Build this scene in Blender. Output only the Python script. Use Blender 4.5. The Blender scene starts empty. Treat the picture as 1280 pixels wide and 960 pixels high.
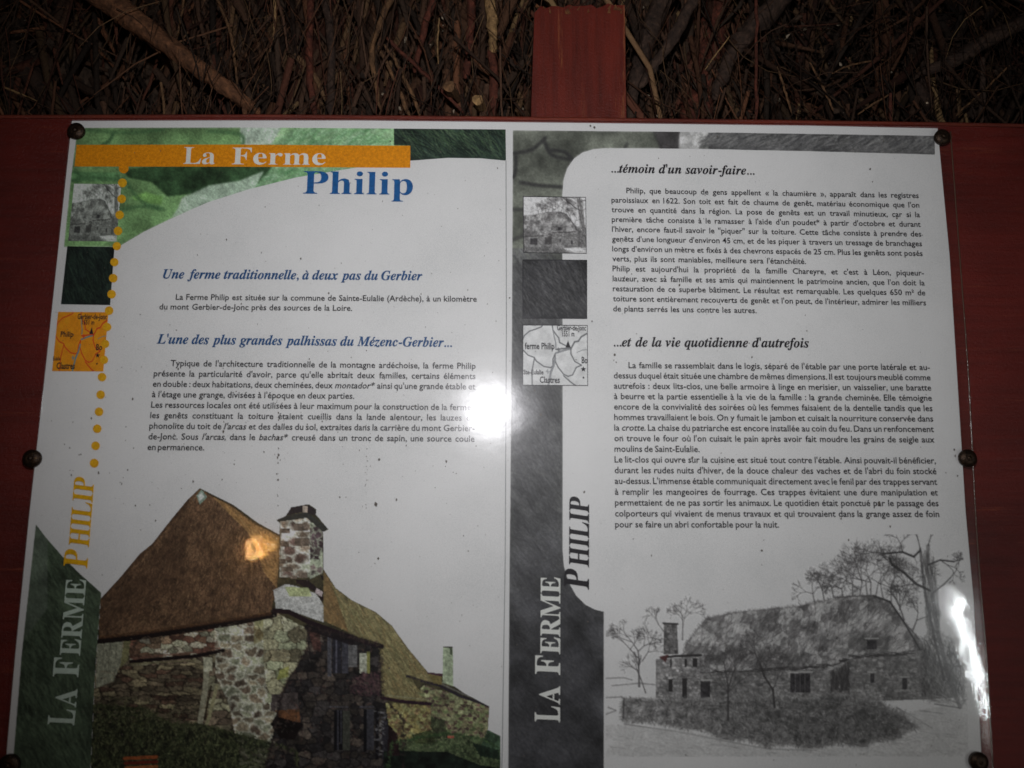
import bpy, bmesh, math, random
import numpy as np
from mathutils import Matrix, Vector
random.seed(7)
RS = np.random.RandomState(11)
S = bpy.context.scene
COL = S.collection

# ------------------------------------------------------------------ camera, light, exposure
FPX = 1035.0                                     # focal length in photograph pixels (1280 wide)
u = np.array([45.0, 6170.0, -1035.0]); u /= np.linalg.norm(u)      # board's up, seen from the camera
r = np.array([49400.0, 60.0, -1035.0]); r -= u * r.dot(u); r /= np.linalg.norm(r)
n = np.cross(u, r)                                # into the board
RWC = np.column_stack([r, n, u])                  # world -> camera
RCW = RWC.T
DIST = 0.78
CAM = RCW @ np.array([0, 0, DIST])                # camera looks at the world's origin, on the printed sheet
cd = bpy.data.cameras.new('camera'); cam = bpy.data.objects.new('camera', cd); COL.objects.link(cam)
cd.sensor_width = 36; cd.lens = 36 * FPX / 1280; cd.clip_start = 0.01; cd.clip_end = 60
cam.matrix_world = Matrix.Translation(Vector(CAM)) @ Matrix([list(x) for x in RCW]).to_4x4()
cd.dof.use_dof = True; cd.dof.focus_distance = 0.90; cd.dof.aperture_fstop = 4.4
S.camera = cam

def at(px, py, y=0.0):
    """photograph pixel -> point on the plane Y=y (metres)"""
    px = np.asarray(px, float); py = np.asarray(py, float)
    d = np.stack([(px - 640), -(py - 480), np.full(px.shape, -FPX)], -1) @ RCW.T
    t = (y - CAM[1]) / d[..., 1]
    return CAM + d * t[..., None]

w = bpy.data.worlds.new('World'); S.world = w; w.use_nodes = True
bg = w.node_tree.nodes['Background']
bg.inputs[0].default_value = (1.0, 0.97, 0.95, 1); bg.inputs[1].default_value = 0.012
S.view_settings.view_transform = 'Standard'; S.view_settings.look = 'None'
S.view_settings.exposure = 0; S.view_settings.gamma = 1

def aim(o, p):
    o.rotation_euler = (Vector(p) - o.location).to_track_quat('-Z', 'Y').to_euler()

# the camera's flash
G = at(613, 513, -0.004)
F = np.array([2*G[0]-CAM[0], CAM[1], 2*G[2]-CAM[2]])
ld = bpy.data.lights.new('camera_flash', 'SPOT'); ld.energy = 15.4; ld.shadow_soft_size = 0.012
ld.spot_size = math.radians(95); ld.spot_blend = 1.0; ld.color = (0.975, 0.955, 1.0)
lo = bpy.data.objects.new('camera_flash', ld); COL.objects.link(lo); lo.location = F
aim(lo, at(655, 330))

def mirror_lamp(px, py, t, wpx, hpx, radiance, color, ang=0.0, name='daylight_gap'):
    """a patch of daylight behind the photographer whose mirror image falls at this point of the cover"""
    g = at(px, py, -0.004); d = g - CAM; L0 = np.linalg.norm(d); d = d / L0
    d[1] = -d[1]; p = g + d * t
    k = (L0 + t) / FPX
    l = bpy.data.lights.new(name, 'AREA'); l.shape = 'ELLIPSE'; l.size = wpx*k; l.size_y = hpx*k
    l.energy = radiance * math.pi * math.pi/4 * l.size * l.size_y; l.color = color
    o = bpy.data.objects.new(name, l); COL.objects.link(o); o.location = p
    q = (Vector(g) - Vector(p)).to_track_quat('-Z', 'Z')
    o.rotation_euler = (q.to_matrix() @ Matrix.Rotation(ang, 3, 'Z')).to_euler()
mirror_lamp(1215, 818, 1.3, 7, 136, 60, (0.93, 0.98, 1.0), math.radians(42))
mirror_lamp(1310, 850, 1.3, 110, 230, 2.6, (1.0, 0.93, 0.86), math.radians(20))
mirror_lamp(1196, 762, 1.3, 13, 18, 60, (0.93, 0.98, 1.0), math.radians(0))
for x, y, s in ((327, 682, 3.4), (314, 684, 2), (318, 695, 2.6), (338, 680, 1.6), (307, 692, 1.6), (324, 689, 2.4)):
    mirror_lamp(x, y, 1.5, s, s*0.6, 1100, (1.0, 0.50, 0.16))

# ------------------------------------------------------------------ helpers
def lin(c):
    c = np.asarray(c, float) / 255.0
    return np.where(c <= 0.04045, c/12.92, ((c+0.055)/1.055)**2.4)

def mesh_np(name, V, polys_idx, polys_n):
    me = bpy.data.meshes.new(name)
    me.vertices.add(len(V)); me.vertices.foreach_set('co', np.asarray(V, np.float32).ravel())
    me.loops.add(len(polys_idx)); me.loops.foreach_set('vertex_index', np.asarray(polys_idx, np.int32))
    st = np.concatenate([[0], np.cumsum(polys_n)[:-1]]).astype(np.int32)
    me.polygons.add(len(polys_n)); me.polygons.foreach_set('loop_start', st)
    me.update(calc_edges=True)
    return me

def obj(name, V, Fs, m, parent=None, smooth=False, col=None):
    V = np.asarray(V, float)
    base = np.zeros(3)
    if parent is not None:
        base = np.array(parent.get('_b', [0, 0, 0]))
    if isinstance(Fs, np.ndarray):
        me = mesh_np(name, V - base, Fs.ravel(), np.full(len(Fs), Fs.shape[1]))
    else:
        me = mesh_np(name, V - base, [i for f in Fs for i in f], [len(f) for f in Fs])
    if col is not None:
        a = me.attributes.new('ink', 'FLOAT_COLOR', 'POINT')
        c = np.ones((len(V), 4), np.float32); c[:, :3] = col
        a.data.foreach_set('color', c.ravel())
    me.polygons.foreach_set('use_smooth', [bool(smooth)]*len(me.polygons))
    me.materials.append(m)
    o = bpy.data.objects.new(name, me); COL.objects.link(o)
    if parent is not None:
        o.parent = parent; o['_b'] = list(map(float, base))
    return o

def thing(name, label, cat, loc, group=None):
    o = bpy.data.objects.new(name, None); COL.objects.link(o); o.location = loc
    o['_b'] = list(map(float, loc)); o['label'] = label; o['category'] = cat
    if group: o['group'] = group
    o.empty_display_size = 0.05
    return o
def tag(o, label, cat, group=None):
    o['label'] = label; o['category'] = cat
    if group: o['group'] = group
    return o

def slab(outline, y0, y1):
    """closed prism over an outline given in photograph pixels on plane y1 (front = y0)"""
    P = np.array(outline, float); A = at(P[:, 0], P[:, 1], 0.0); N = len(A)
    Fr = A.copy(); Fr[:, 1] = y0; Bk = A.copy(); Bk[:, 1] = y1
    fs = [list(range(N)), list(range(2*N-1, N-1, -1))]
    for i in range(N): j = (i+1) % N; fs.append([i, i+N, j+N, j])
    area = sum(A[i][0]*A[(i+1) % N][2]-A[(i+1) % N][0]*A[i][2] for i in range(N))
    if area < 0: fs = [f[::-1] for f in fs]
    return np.concatenate([Fr, Bk]), fs

# ------------------------------------------------------------------ materials
def mat(name):
    m = bpy.data.materials.new(name); m.use_nodes = True
    nt = m.node_tree; b = nt.nodes['Principled BSDF']
    return m, nt, b, nt.nodes.new, nt.links.new
def noise(nt, scale, detail=4, rough=0.6, vec=None, sc=None):
    t = nt.nodes.new('ShaderNodeTexCoord'); nz = nt.nodes.new('ShaderNodeTexNoise')
    mp = nt.nodes.new('ShaderNodeMapping'); nt.links.new(t.outputs['Object'], mp.inputs['Vector'])
    if sc: mp.inputs['Scale'].default_value = sc
    nt.links.new(mp.outputs[0], nz.inputs['Vector'])
    nz.inputs['Scale'].default_value = scale; nz.inputs['Detail'].default_value = detail; nz.inputs['Roughness'].default_value = rough
    return nz
def ramp(nt, src, stops):
    r_ = nt.nodes.new('ShaderNodeValToRGB'); nt.links.new(src, r_.inputs[0])
    while len(r_.color_ramp.elements) < len(stops): r_.color_ramp.elements.new(0.5)
    for e, (p, c) in zip(r_.color_ramp.elements, stops):
        e.position = p; e.color = (*[float(x) for x in lin(c)], 1)
    return r_

def mat_paper():
    m, nt, b, N, L = mat('printed_paper')
    a = noise(nt, 9, 5); c = noise(nt, 900, 2)
    mx = N('ShaderNodeMath'); mx.operation = 'ADD'; L(a.outputs['Fac'], mx.inputs[0]); L(c.outputs['Fac'], mx.inputs[1])
    rr = ramp(nt, mx.outputs[0], [(0.75, (218, 219, 218)), (1.0, (229, 229, 228)), (1.2, (234, 234, 233))])
    mx2 = N('ShaderNodeMath'); mx2.operation = 'MULTIPLY'; L(mx.outputs[0], mx2.inputs[0]); mx2.inputs[1].default_value = 0.8
    L(mx2.outputs[0], rr.inputs[0]); rr.color_ramp.elements[0].position = .62; rr.color_ramp.elements[1].position = .78; rr.color_ramp.elements[2].position = .95
    L(rr.outputs[0], b.inputs['Base Color']); b.inputs['Roughness'].default_value = 0.6; b.inputs['Specular IOR Level'].default_value = 0.1
    return m
def mat_flat(name, c, rough=0.6, var=0.12, scale=400):
    m, nt, b, N, L = mat(name)
    nz = noise(nt, scale, 3); c = np.array(c, float)
    rr = ramp(nt, nz.outputs['Fac'], [(0.3, c*(1-var)), (0.7, np.minimum(c*(1+var*0.6), 250))])
    L(rr.outputs[0], b.inputs['Base Color']); b.inputs['Roughness'].default_value = rough; b.inputs['Specular IOR Level'].default_value = 0.1
    return m
def mat_ink():
    m, nt, b, N, L = mat('printed_picture')
    at_ = N('ShaderNodeAttribute'); at_.attribute_name = 'ink'
    nz = noise(nt, 700, 3)
    mr = N('ShaderNodeMapRange'); mr.inputs['To Min'].default_value = 0.84; mr.inputs['To Max'].default_value = 1.14
    L(nz.outputs['Fac'], mr.inputs['Value'])
    v = N('ShaderNodeVectorMath'); v.operation = 'SCALE'; L(at_.outputs['Color'], v.inputs[0]); L(mr.outputs[0], v.inputs['Scale'])
    L(v.outputs[0], b.inputs['Base Color']); b.inputs['Roughness'].default_value = 0.6; b.inputs['Specular IOR Level'].default_value = 0.1
    return m
def mat_cover():
    m, nt, b, N, L = mat('clear_acrylic'); nt.nodes.remove(b)
    out = nt.nodes['Material Output']
    tr = N('ShaderNodeBsdfTransparent'); tr.inputs[0].default_value = (0.985, 0.99, 0.985, 1)
    g1 = N('ShaderNodeBsdfGlossy'); g1.inputs['Roughness'].default_value = 0.022
    g2 = N('ShaderNodeBsdfGlossy'); g2.inputs['Roughness'].default_value = 0.155
    g3 = N('ShaderNodeBsdfGlossy'); g3.inputs['Roughness'].default_value = 0.42
    nz = noise(nt, 26, 2); n2 = noise(nt, 300, 3)
    ad = N('ShaderNodeMath'); ad.operation = 'MULTIPLY_ADD'; L(n2.outputs['Fac'], ad.inputs[0]); ad.inputs[1].default_value = 0.11; L(nz.outputs['Fac'], ad.inputs[2])
    bp = N('ShaderNodeBump'); bp.inputs['Strength'].default_value = 1.0; bp.inputs['Distance'].default_value = 0.00022
    L(ad.outputs[0], bp.inputs['Height'])
    for g in (g1, g2): L(bp.outputs[0], g.inputs['Normal'])
    s1 = N('ShaderNodeMixShader'); s1.inputs[0].default_value = 0.27; L(g1.outputs[0], s1.inputs[1]); L(g2.outputs[0], s1.inputs[2])
    s2 = N('ShaderNodeMixShader'); s2.inputs[0].default_value = 0.16; L(s1.outputs[0], s2.inputs[1]); L(g3.outputs[0], s2.inputs[2])
    lw = N('ShaderNodeLayerWeight'); pw = N('ShaderNodeMath'); pw.operation = 'POWER'; L(lw.outputs['Facing'], pw.inputs[0]); pw.inputs[1].default_value = 5
    lw.inputs['Blend'].default_value = 0.5
    fr = N('ShaderNodeMath'); fr.operation = 'MULTIPLY_ADD'; L(pw.outputs[0], fr.inputs[0]); fr.inputs[1].default_value = 0.95; fr.inputs[2].default_value = 0.036
    mx = N('ShaderNodeMixShader'); L(fr.outputs[0], mx.inputs[0]); L(tr.outputs[0], mx.inputs[1]); L(s2.outputs[0], mx.inputs[2])
    L(mx.outputs[0], out.inputs['Surface'])
    return m
def mat_redwood(name, base, dark, vertical, worn=(120, 88, 52)):
    m, nt, b, N, L = mat(name)
    sc = (1, 1, 0.06) if vertical else (0.06, 1, 1)
    g = noise(nt, 160, 6, 0.65, sc=sc); big = noise(nt, 5, 4)
    r1 = ramp(nt, g.outputs['Fac'], [(0.3, dark), (0.62, base)])
    r2 = ramp(nt, big.outputs['Fac'], [(0.3, (190, 190, 190)), (0.7, (255, 255, 255))])
    mu = N('ShaderNodeMix'); mu.data_type = 'RGBA'; mu.blend_type = 'MULTIPLY'; mu.inputs['Factor'].default_value = 1
    L(r1.outputs[0], mu.inputs[6]); L(r2.outputs[0], mu.inputs[7])
    wn = noise(nt, 70, 8, 0.8, sc=sc)
    rw = ramp(nt, wn.outputs['Fac'], [(0.59, (0, 0, 0)), (0.74, (255, 255, 255))])
    m2 = N('ShaderNodeMix'); m2.data_type = 'RGBA'; L(rw.outputs[0], m2.inputs['Factor'])
    L(mu.outputs[2], m2.inputs[6]); m2.inputs[7].default_value = (*[float(x) for x in lin(worn)], 1)
    L(m2.outputs[2], b.inputs['Base Color'])
    b.inputs['Roughness'].default_value = 0.46; b.inputs['Specular IOR Level'].default_value = 0.28
    fine = noise(nt, 420, 5, 0.7)
    ad = N('ShaderNodeMath'); ad.operation = 'ADD'; L(g.outputs['Fac'], ad.inputs[0]); L(fine.outputs['Fac'], ad.inputs[1])
    bp = N('ShaderNodeBump'); bp.inputs['Strength'].default_value = 0.8; bp.inputs['Distance'].default_value = 0.0010
    L(ad.outputs[0], bp.inputs['Height']); L(bp.outputs[0], b.inputs['Normal'])
    sp = noise(nt, 520, 4, 0.75); b2 = N('ShaderNodeBump'); b2.inputs['Strength'].default_value = 1; b2.inputs['Distance'].default_value = 0.0016
    L(sp.outputs['Fac'], b2.inputs['Height']); L(b2.outputs[0], b.inputs['Coat Normal']); b.inputs['Coat Weight'].default_value = 0.22; b.inputs['Coat Roughness'].default_value = 0.2
    return m
def mat_bark(name, c1, c2):
    m, nt, b, N, L = mat(name)
    g = noise(nt, 130, 7, 0.7); f = noise(nt, 600, 4)
    r1 = ramp(nt, g.outputs['Fac'], [(0.3, c2), (0.52, c1), (0.74, np.minimum(np.array(c1)*1.45, 240))])
    L(r1.outputs[0], b.inputs['Base Color']); b.inputs['Roughness'].default_value = 0.7; b.inputs['Specular IOR Level'].default_value = 0.3
    ad = N('ShaderNodeMath'); ad.operation = 'MULTIPLY_ADD'; L(f.outputs['Fac'], ad.inputs[0]); ad.inputs[1].default_value = .4; L(g.outputs['Fac'], ad.inputs[2])
    bp = N('ShaderNodeBump'); bp.inputs['Strength'].default_value = 1; bp.inputs['Distance'].default_value = 0.004
    L(ad.outputs[0], bp.inputs['Height']); L(bp.outputs[0], b.inputs['Normal'])
    return m
def mat_twigs():
    m, nt, b, N, L = mat('twig_bark')
    at_ = N('ShaderNodeAttribute'); at_.attribute_name = 'ink'
    nz = noise(nt, 260, 5, 0.7)
    mr = N('ShaderNodeMapRange'); mr.inputs['To Min'].default_value = 0.35; mr.inputs['To Max'].default_value = 1.6
    L(nz.outputs['Fac'], mr.inputs['Value'])
    v = N('ShaderNodeVectorMath'); v.operation = 'SCALE'; L(at_.outputs['Color'], v.inputs[0]); L(mr.outputs[0], v.inputs['Scale'])
    L(v.outputs[0], b.inputs['Base Color']); b.inputs['Roughness'].default_value = 0.75; b.inputs['Specular IOR Level'].default_value = 0.2
    bp = N('ShaderNodeBump'); bp.inputs['Strength'].default_value = 1; bp.inputs['Distance'].default_value = 0.004
    L(nz.outputs['Fac'], bp.inputs['Height']); L(bp.outputs[0], b.inputs['Normal'])
    return m
M_paper = mat_paper(); M_ink = mat_ink(); M_cover = mat_cover()
M_board = mat_redwood('red_painted_board', (112, 33, 24), (94, 27, 19), False, (140, 66, 40))
M_post = mat_redwood('red_painted_post', (116, 40, 26), (88, 30, 20), True, (156, 96, 58))
M_edge = mat_redwood('worn_board_edge', (126, 54, 36), (84, 31, 26), False, (150, 108, 66))
M_orange = mat_flat('orange_ink', (238, 150, 20)); M_dot = mat_flat('amber_ink', (243, 178, 34))
M_white = mat_flat('white_lettering', (234, 236, 230), var=0.03)
M_blue = mat_flat('blue_lettering', (34, 96, 158)); M_blue2 = mat_flat('slate_blue_lettering', (40, 84, 134))
M_black = mat_flat('black_lettering', (44, 42, 46)); M_dark = mat_flat('charcoal_lettering', (46, 44, 48))
M_yell = mat_flat('yellow_lettering', (232, 176, 22)); M_pale = mat_flat('pale_green_lettering', (196, 212, 198), var=.05)
M_grey = mat_flat('grey_line', (140, 142, 142)); M_specks = mat_flat('dirt', (104, 97, 90))
M_side = mat_flat('panel_edge', (170, 170, 172))
def mat_metal():
    m, nt, b, N, L = mat('tarnished_brass')
    nz = noise(nt, 700, 5); r1 = ramp(nt, nz.outputs['Fac'], [(0.35, (32, 25, 21)), (0.62, (64, 48, 34)), (0.8, (110, 90, 54))])
    L(r1.outputs[0], b.inputs['Base Color']); b.inputs['Metallic'].default_value = 0.75; b.inputs['Roughness'].default_value = 0.42
    bp = N('ShaderNodeBump'); bp.inputs['Distance'].default_value = 0.0004; L(nz.outputs['Fac'], bp.inputs['Height']); L(bp.outputs[0], b.inputs['Normal'])
    return m
M_metal = mat_metal()

# ------------------------------------------------------------------ raster tools for the printed pictures
def vnoise(h, w_, cell, octaves=4, seed=0, ax=1.0):
    rs = np.random.RandomState(seed); out = np.zeros((h, w_)); amp = 1; tot = 0
    for o in range(octaves):
        c = max(cell / 2**o, 1.0); gh = int(h/(c))+3; gw = int(w_/(c*ax))+3
        g = rs.rand(gh, gw)
        yy = np.arange(h)/c; xx = np.arange(w_)/(c*ax)
        y0 = yy.astype(int); x0 = xx.astype(int); fy = (yy-y0)[:, None]; fx = (xx-x0)[None]
        fy = fy*fy*(3-2*fy); fx = fx*fx*(3-2*fx)
        a = g[np.ix_(y0, x0)]; b = g[np.ix_(y0, x0+1)]; c_ = g[np.ix_(y0+1, x0)]; d = g[np.ix_(y0+1, x0+1)]
        out += amp*((a*(1-fx)+b*fx)*(1-fy)+(c_*(1-fx)+d*fx)*fy); tot += amp; amp *= 0.55
    return out/tot
class Cv:
    """a small painting surface, in photograph pixels, ss samples per pixel"""
    def __init__(s, x0, y0, x1, y1, ss=2, bg=(232, 232, 231)):
        s.x0, s.y0, s.x1, s.y1, s.ss = x0, y0, x1, y1, ss
        s.w = int((x1-x0)*ss)+1; s.h = int((y1-y0)*ss)+1
        s.a = np.zeros((s.h, s.w, 3)); s.a[:] = bg
        s.X = (x0 + np.arange(s.w)/ss)[None, :].repeat(s.h, 0); s.Y = (y0 + np.arange(s.h)/ss)[:, None].repeat(s.w, 1)
    def inside(s, poly):
        P = np.array(poly, float); m = np.zeros((s.h, s.w), bool)
        ix0 = max(0, int((P[:, 0].min()-s.x0)*s.ss)-1); ix1 = min(s.w, int((P[:, 0].max()-s.x0)*s.ss)+2)
        iy0 = max(0, int((P[:, 1].min()-s.y0)*s.ss)-1); iy1 = min(s.h, int((P[:, 1].max()-s.y0)*s.ss)+2)
        if ix1 <= ix0 or iy1 <= iy0: return m
        X = s.X[iy0:iy1, ix0:ix1]; Y = s.Y[iy0:iy1, ix0:ix1]; q = np.zeros(X.shape, bool)
        for i in range(len(P)):
            (xa, ya), (xb, yb) = P[i], P[i-1]
            if ya == yb: continue
            c = ((ya > Y) != (yb > Y)) & (X < (xb-xa)*(Y-ya)/(yb-ya)+xa); q ^= c
        m[iy0:iy1, ix0:ix1] = q
        return m
    def fill(s, poly, c, var=0.0, cell=8, seed=1, alpha=1.0, ax=1.0, oct=4):
        m = s.inside(poly) if not isinstance(poly, np.ndarray) or poly.dtype != bool else poly
        c = np.array(c, float)
        if var: f = 1 + var*2*(vnoise(s.h, s.w, cell*s.ss, oct, seed, ax)-0.5)*2
        else: f = np.ones((s.h, s.w))
        t = c[None, None]*f[..., None]
        s.a[m] = s.a[m]*(1-alpha)+t[m]*alpha
        return m
    def line(s, pts, wd, c, alpha=1.0):
        for (xa, ya), (xb, yb) in zip(pts[:-1], pts[1:]): s.seg(xa, ya, xb, yb, wd, wd, c, alpha)
    def seg(s, xa, ya, xb, yb, wa, wb, c, alpha=1.0):
        pad = max(wa, wb)+1.2/s.ss
        ix0 = max(0, int((min(xa, xb)-pad-s.x0)*s.ss)); ix1 = min(s.w, int((max(xa, xb)+pad-s.x0)*s.ss)+2)
        iy0 = max(0, int((min(ya, yb)-pad-s.y0)*s.ss)); iy1 = min(s.h, int((max(ya, yb)+pad-s.y0)*s.ss)+2)
        if ix1 <= ix0 or iy1 <= iy0: return
        X = s.X[iy0:iy1, ix0:ix1]; Y = s.Y[iy0:iy1, ix0:ix1]
        dx, dy = xb-xa, yb-ya; L2 = dx*dx+dy*dy+1e-9
        t = np.clip(((X-xa)*dx+(Y-ya)*dy)/L2, 0, 1)
        d = np.hypot(X-xa-t*dx, Y-ya-t*dy); wd = (wa+(wb-wa)*t)/2
        k = np.clip((wd-d)*s.ss+0.5, 0, 1)*np.minimum(1, wd*2*s.ss)*alpha
        s.a[iy0:iy1, ix0:ix1] = s.a[iy0:iy1, ix0:ix1]*(1-k[..., None])+np.array(c, float)*k[..., None]
    def strokes(s, mask, N, ang, ln, wd, cols, alpha=0.6, seed=3, jit=0.3):
        rs = np.random.RandomState(seed); ys, xs = np.nonzero(mask)
        if not len(ys): return
        for k in rs.randint(0, len(ys), N):
            x = s.X[ys[k], xs[k]]; y = s.Y[ys[k], xs[k]]
            a = (ang(x, y) if callable(ang) else ang) + rs.normal()*jit; l = ln*(0.4+rs.rand())
            c = np.array(cols[rs.randint(len(cols))], float)*(0.85+0.3*rs.rand())
            x2, y2 = x+math.cos(a)*l, y+math.sin(a)*l
            j = int((y2-s.y0)*s.ss); i = int((x2-s.x0)*s.ss)
            if not (0 <= j < s.h and 0 <= i < s.w and mask[j, i]): continue
            s.seg(x, y, x2, y2, wd*(0.5+rs.rand()), wd*0.4, c, alpha)
    def stones(s, mask, size, cols, mortar, mw=1.2, asp=1.8, seed=5, alpha=1.0):
        ys, xs = np.nonzero(mask)
        if not len(ys): return
        X = s.X[ys, xs]; Y = s.Y[ys, xs]; rs = np.random.RandomState(seed)
        x0, x1, y0, y1 = X.min(), X.max(), Y.min(), Y.max(); P = []
        yy = y0-size; row = 0
        while yy < y1+size:
            xx = x0-size*asp+rs.rand()*size*asp
            while xx < x1+size*asp:
                P.append((xx+rs.normal()*size*.18, yy+rs.normal()*size*.15)); xx += size*asp*(0.55+0.9*rs.rand())
            yy += size; row += 1
        P = np.array(P); C = np.array(cols, float)[rs.randint(0, len(cols), len(P))]*(0.75+0.5*rs.rand(len(P)))[:, None]
        wob = (vnoise(s.h, s.w, size*s.ss*.8, 4, seed+9)-0.5)[ys, xs]*size*1.15; wo2 = (vnoise(s.h, s.w, size*s.ss*.8, 4, seed+19)-0.5)[ys, xs]*size*.9; mwv = (.4+1.2*vnoise(s.h, s.w, size*s.ss*1.6, 3, seed+29))[ys, xs]
        for a in range(0, len(ys), 20000):
            sl = slice(a, a+20000); x = X[sl]+wob[sl]; y = Y[sl]+wo2[sl]
            d = np.hypot((x[:, None]-P[None, :, 0])/asp, y[:, None]-P[None, :, 1])
            i = np.argpartition(d, 1, axis=1)[:, :2]; dd = np.take_along_axis(d, i, 1)
            o = np.argsort(dd, 1); dd = np.take_along_axis(dd, o, 1); i = np.take_along_axis(i, o, 1)
            k = np.clip((dd[:, 1]-dd[:, 0])/(mw*mwv[sl]), 0, 1)[:, None]**.8
            cc = C[i[:, 0]]*k+np.array(mortar, float)*(1-k)
            s.a[ys[sl], xs[sl]] = s.a[ys[sl], xs[sl]]*(1-alpha)+cc*alpha
        f = (1+0.55*(vnoise(s.h, s.w, 2.2*s.ss, 3, seed+1)-0.5))*(1+.5*(vnoise(s.h, s.w, 14*s.ss, 3, seed+2)-.5))
        s.a[mask] *= f[mask][:, None]
    def fuzz(s, mask, N, ln, wd, cols, alpha=.5, seed=4, ang=None, jit=.6):
        rs = np.random.RandomState(seed); e = mask & ~(np.roll(mask, 2, 0) & np.roll(mask, -2, 0) & np.roll(mask, 2, 1) & np.roll(mask, -2, 1))
        ys, xs = np.nonzero(e)
        if not len(ys): return
        for k in rs.randint(0, len(ys), N):
            a = (ang if ang is not None else rs.rand()*6.28)+rs.normal()*jit; l = ln*(.3+rs.rand()); x = s.X[ys[k], xs[k]]; y = s.Y[ys[k], xs[k]]
            s.seg(x-math.cos(a)*l/2, y-math.sin(a)*l/2, x+math.cos(a)*l/2, y+math.sin(a)*l/2, wd, wd*.5, np.array(cols[rs.randint(len(cols))], float), alpha*(.4+.6*rs.rand()))
    def grain(s, k=0.25, cell=1.6, seed=8):
        s.a *= (1+k*2*(vnoise(s.h, s.w, cell*s.ss, 2, seed)-0.5))[..., None]
    def sample(s, X, Y):
        fx = np.clip((X-s.x0)*s.ss, 0, s.w-1.001); fy = np.clip((Y-s.y0)*s.ss, 0, s.h-1.001)
        x0 = fx.astype(int); y0 = fy.astype(int); fx = (fx-x0)[..., None]; fy = (fy-y0)[..., None]; a = s.a
        return (a[y0, x0]*(1-fx)+a[y0, x0+1]*fx)*(1-fy)+(a[y0+1, x0]*(1-fx)+a[y0+1, x0+1]*fx)*fy
    def blur(s, n_=1):
        for _ in range(n_):
            a = s.a; p = np.pad(a, ((1, 1), (1, 1), (0, 0)), 'edge')
            s.a = (p[:-2, 1:-1]+p[2:, 1:-1]+p[1:-1, :-2]+p[1:-1, 2:]+2*a)/6

def print_mesh(name, cv, outline, yoff, parent, step=1.0, mask=None):
    """the painting laid on the sheet as a fine coloured grid, cut to an outline"""
    nx = int((cv.x1-cv.x0)/step)+1; ny = int((cv.y1-cv.y0)/step)+1
    gx = np.linspace(cv.x0, cv.x1, nx); gy = np.linspace(cv.y0, cv.y1, ny)
    X, Y = np.meshgrid(gx, gy)
    colr = cv.sample(X, Y)
    if outline is not None: mk = cv.inside(outline)
    else: mk = mask if mask is not None else np.ones((cv.h, cv.w), bool)
    cx = (X[:-1, :-1]+X[1:, 1:])/2; cy = (Y[:-1, :-1]+Y[1:, 1:])/2
    keep = mk[np.clip(((cy-cv.y0)*cv.ss).astype(int), 0, cv.h-1), np.clip(((cx-cv.x0)*cv.ss).astype(int), 0, cv.w-1)]
    V = at(X.ravel(), Y.ravel(), 0); V[:, 1] = yoff
    j, i = np.nonzero(keep); b = j*nx+i
    Fq = np.stack([b, b+nx, b+nx+1, b+1], 1)
    if outline is not None:
        cnt = np.bincount(Fq.ravel(), minlength=nx*ny); bd = np.nonzero((cnt > 0) & (cnt < 4))[0]
        O = np.array(outline, float); O2 = np.roll(O, -1, 0); px = X.ravel()[bd]; py = Y.ravel()[bd]
        bx = px.copy(); by = py.copy(); best = np.full(len(bd), 1e9)
        for (xa, ya), (xb, yb) in zip(O, O2):
            dx, dy = xb-xa, yb-ya; t = np.clip(((px-xa)*dx+(py-ya)*dy)/(dx*dx+dy*dy+1e-9), 0, 1)
            qx, qy = xa+t*dx, ya+t*dy; dd = np.hypot(px-qx, py-qy); m_ = dd < best
            best[m_] = dd[m_]; bx[m_] = qx[m_]; by[m_] = qy[m_]
        ok = best < step*1.3; W_ = at(bx[ok], by[ok], 0); W_[:, 1] = yoff; V[bd[ok]] = W_
    used, inv = np.unique(Fq.ravel(), return_inverse=True)
    return obj(name, V[used], inv.reshape(Fq.shape).astype(np.int32), M_ink, parent, col=lin(np.clip(colr.reshape(-1, 3)[used], 3, 240)))

# quads: warp a unit square painting to a 4-corner patch
def patch_mesh(name, cv, quad, yoff, parent, nx=70, ny=66):
    tl, tr, br, bl = [np.array(q, float) for q in quad]
    a, b = np.meshgrid(np.linspace(0, 1, nx), np.linspace(0, 1, ny))
    P = (tl*(1-a[..., None])+tr*a[..., None])*(1-b[..., None])+(bl*(1-a[..., None])+br*a[..., None])*b[..., None]
    V = at(P[..., 0].ravel(), P[..., 1].ravel(), 0); V[:, 1] = yoff
    c = cv.sample(cv.x0+a*(cv.x1-cv.x0), cv.y0+b*(cv.y1-cv.y0)).reshape(-1, 3)
    j, i = np.meshgrid(np.arange(ny-1), np.arange(nx-1), indexing='ij'); q = (j*nx+i).ravel()
    return obj(name, V, np.stack([q, q+nx, q+nx+1, q+1], 1).astype(np.int32), M_ink, parent, col=lin(np.clip(c, 3, 240)))

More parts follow.
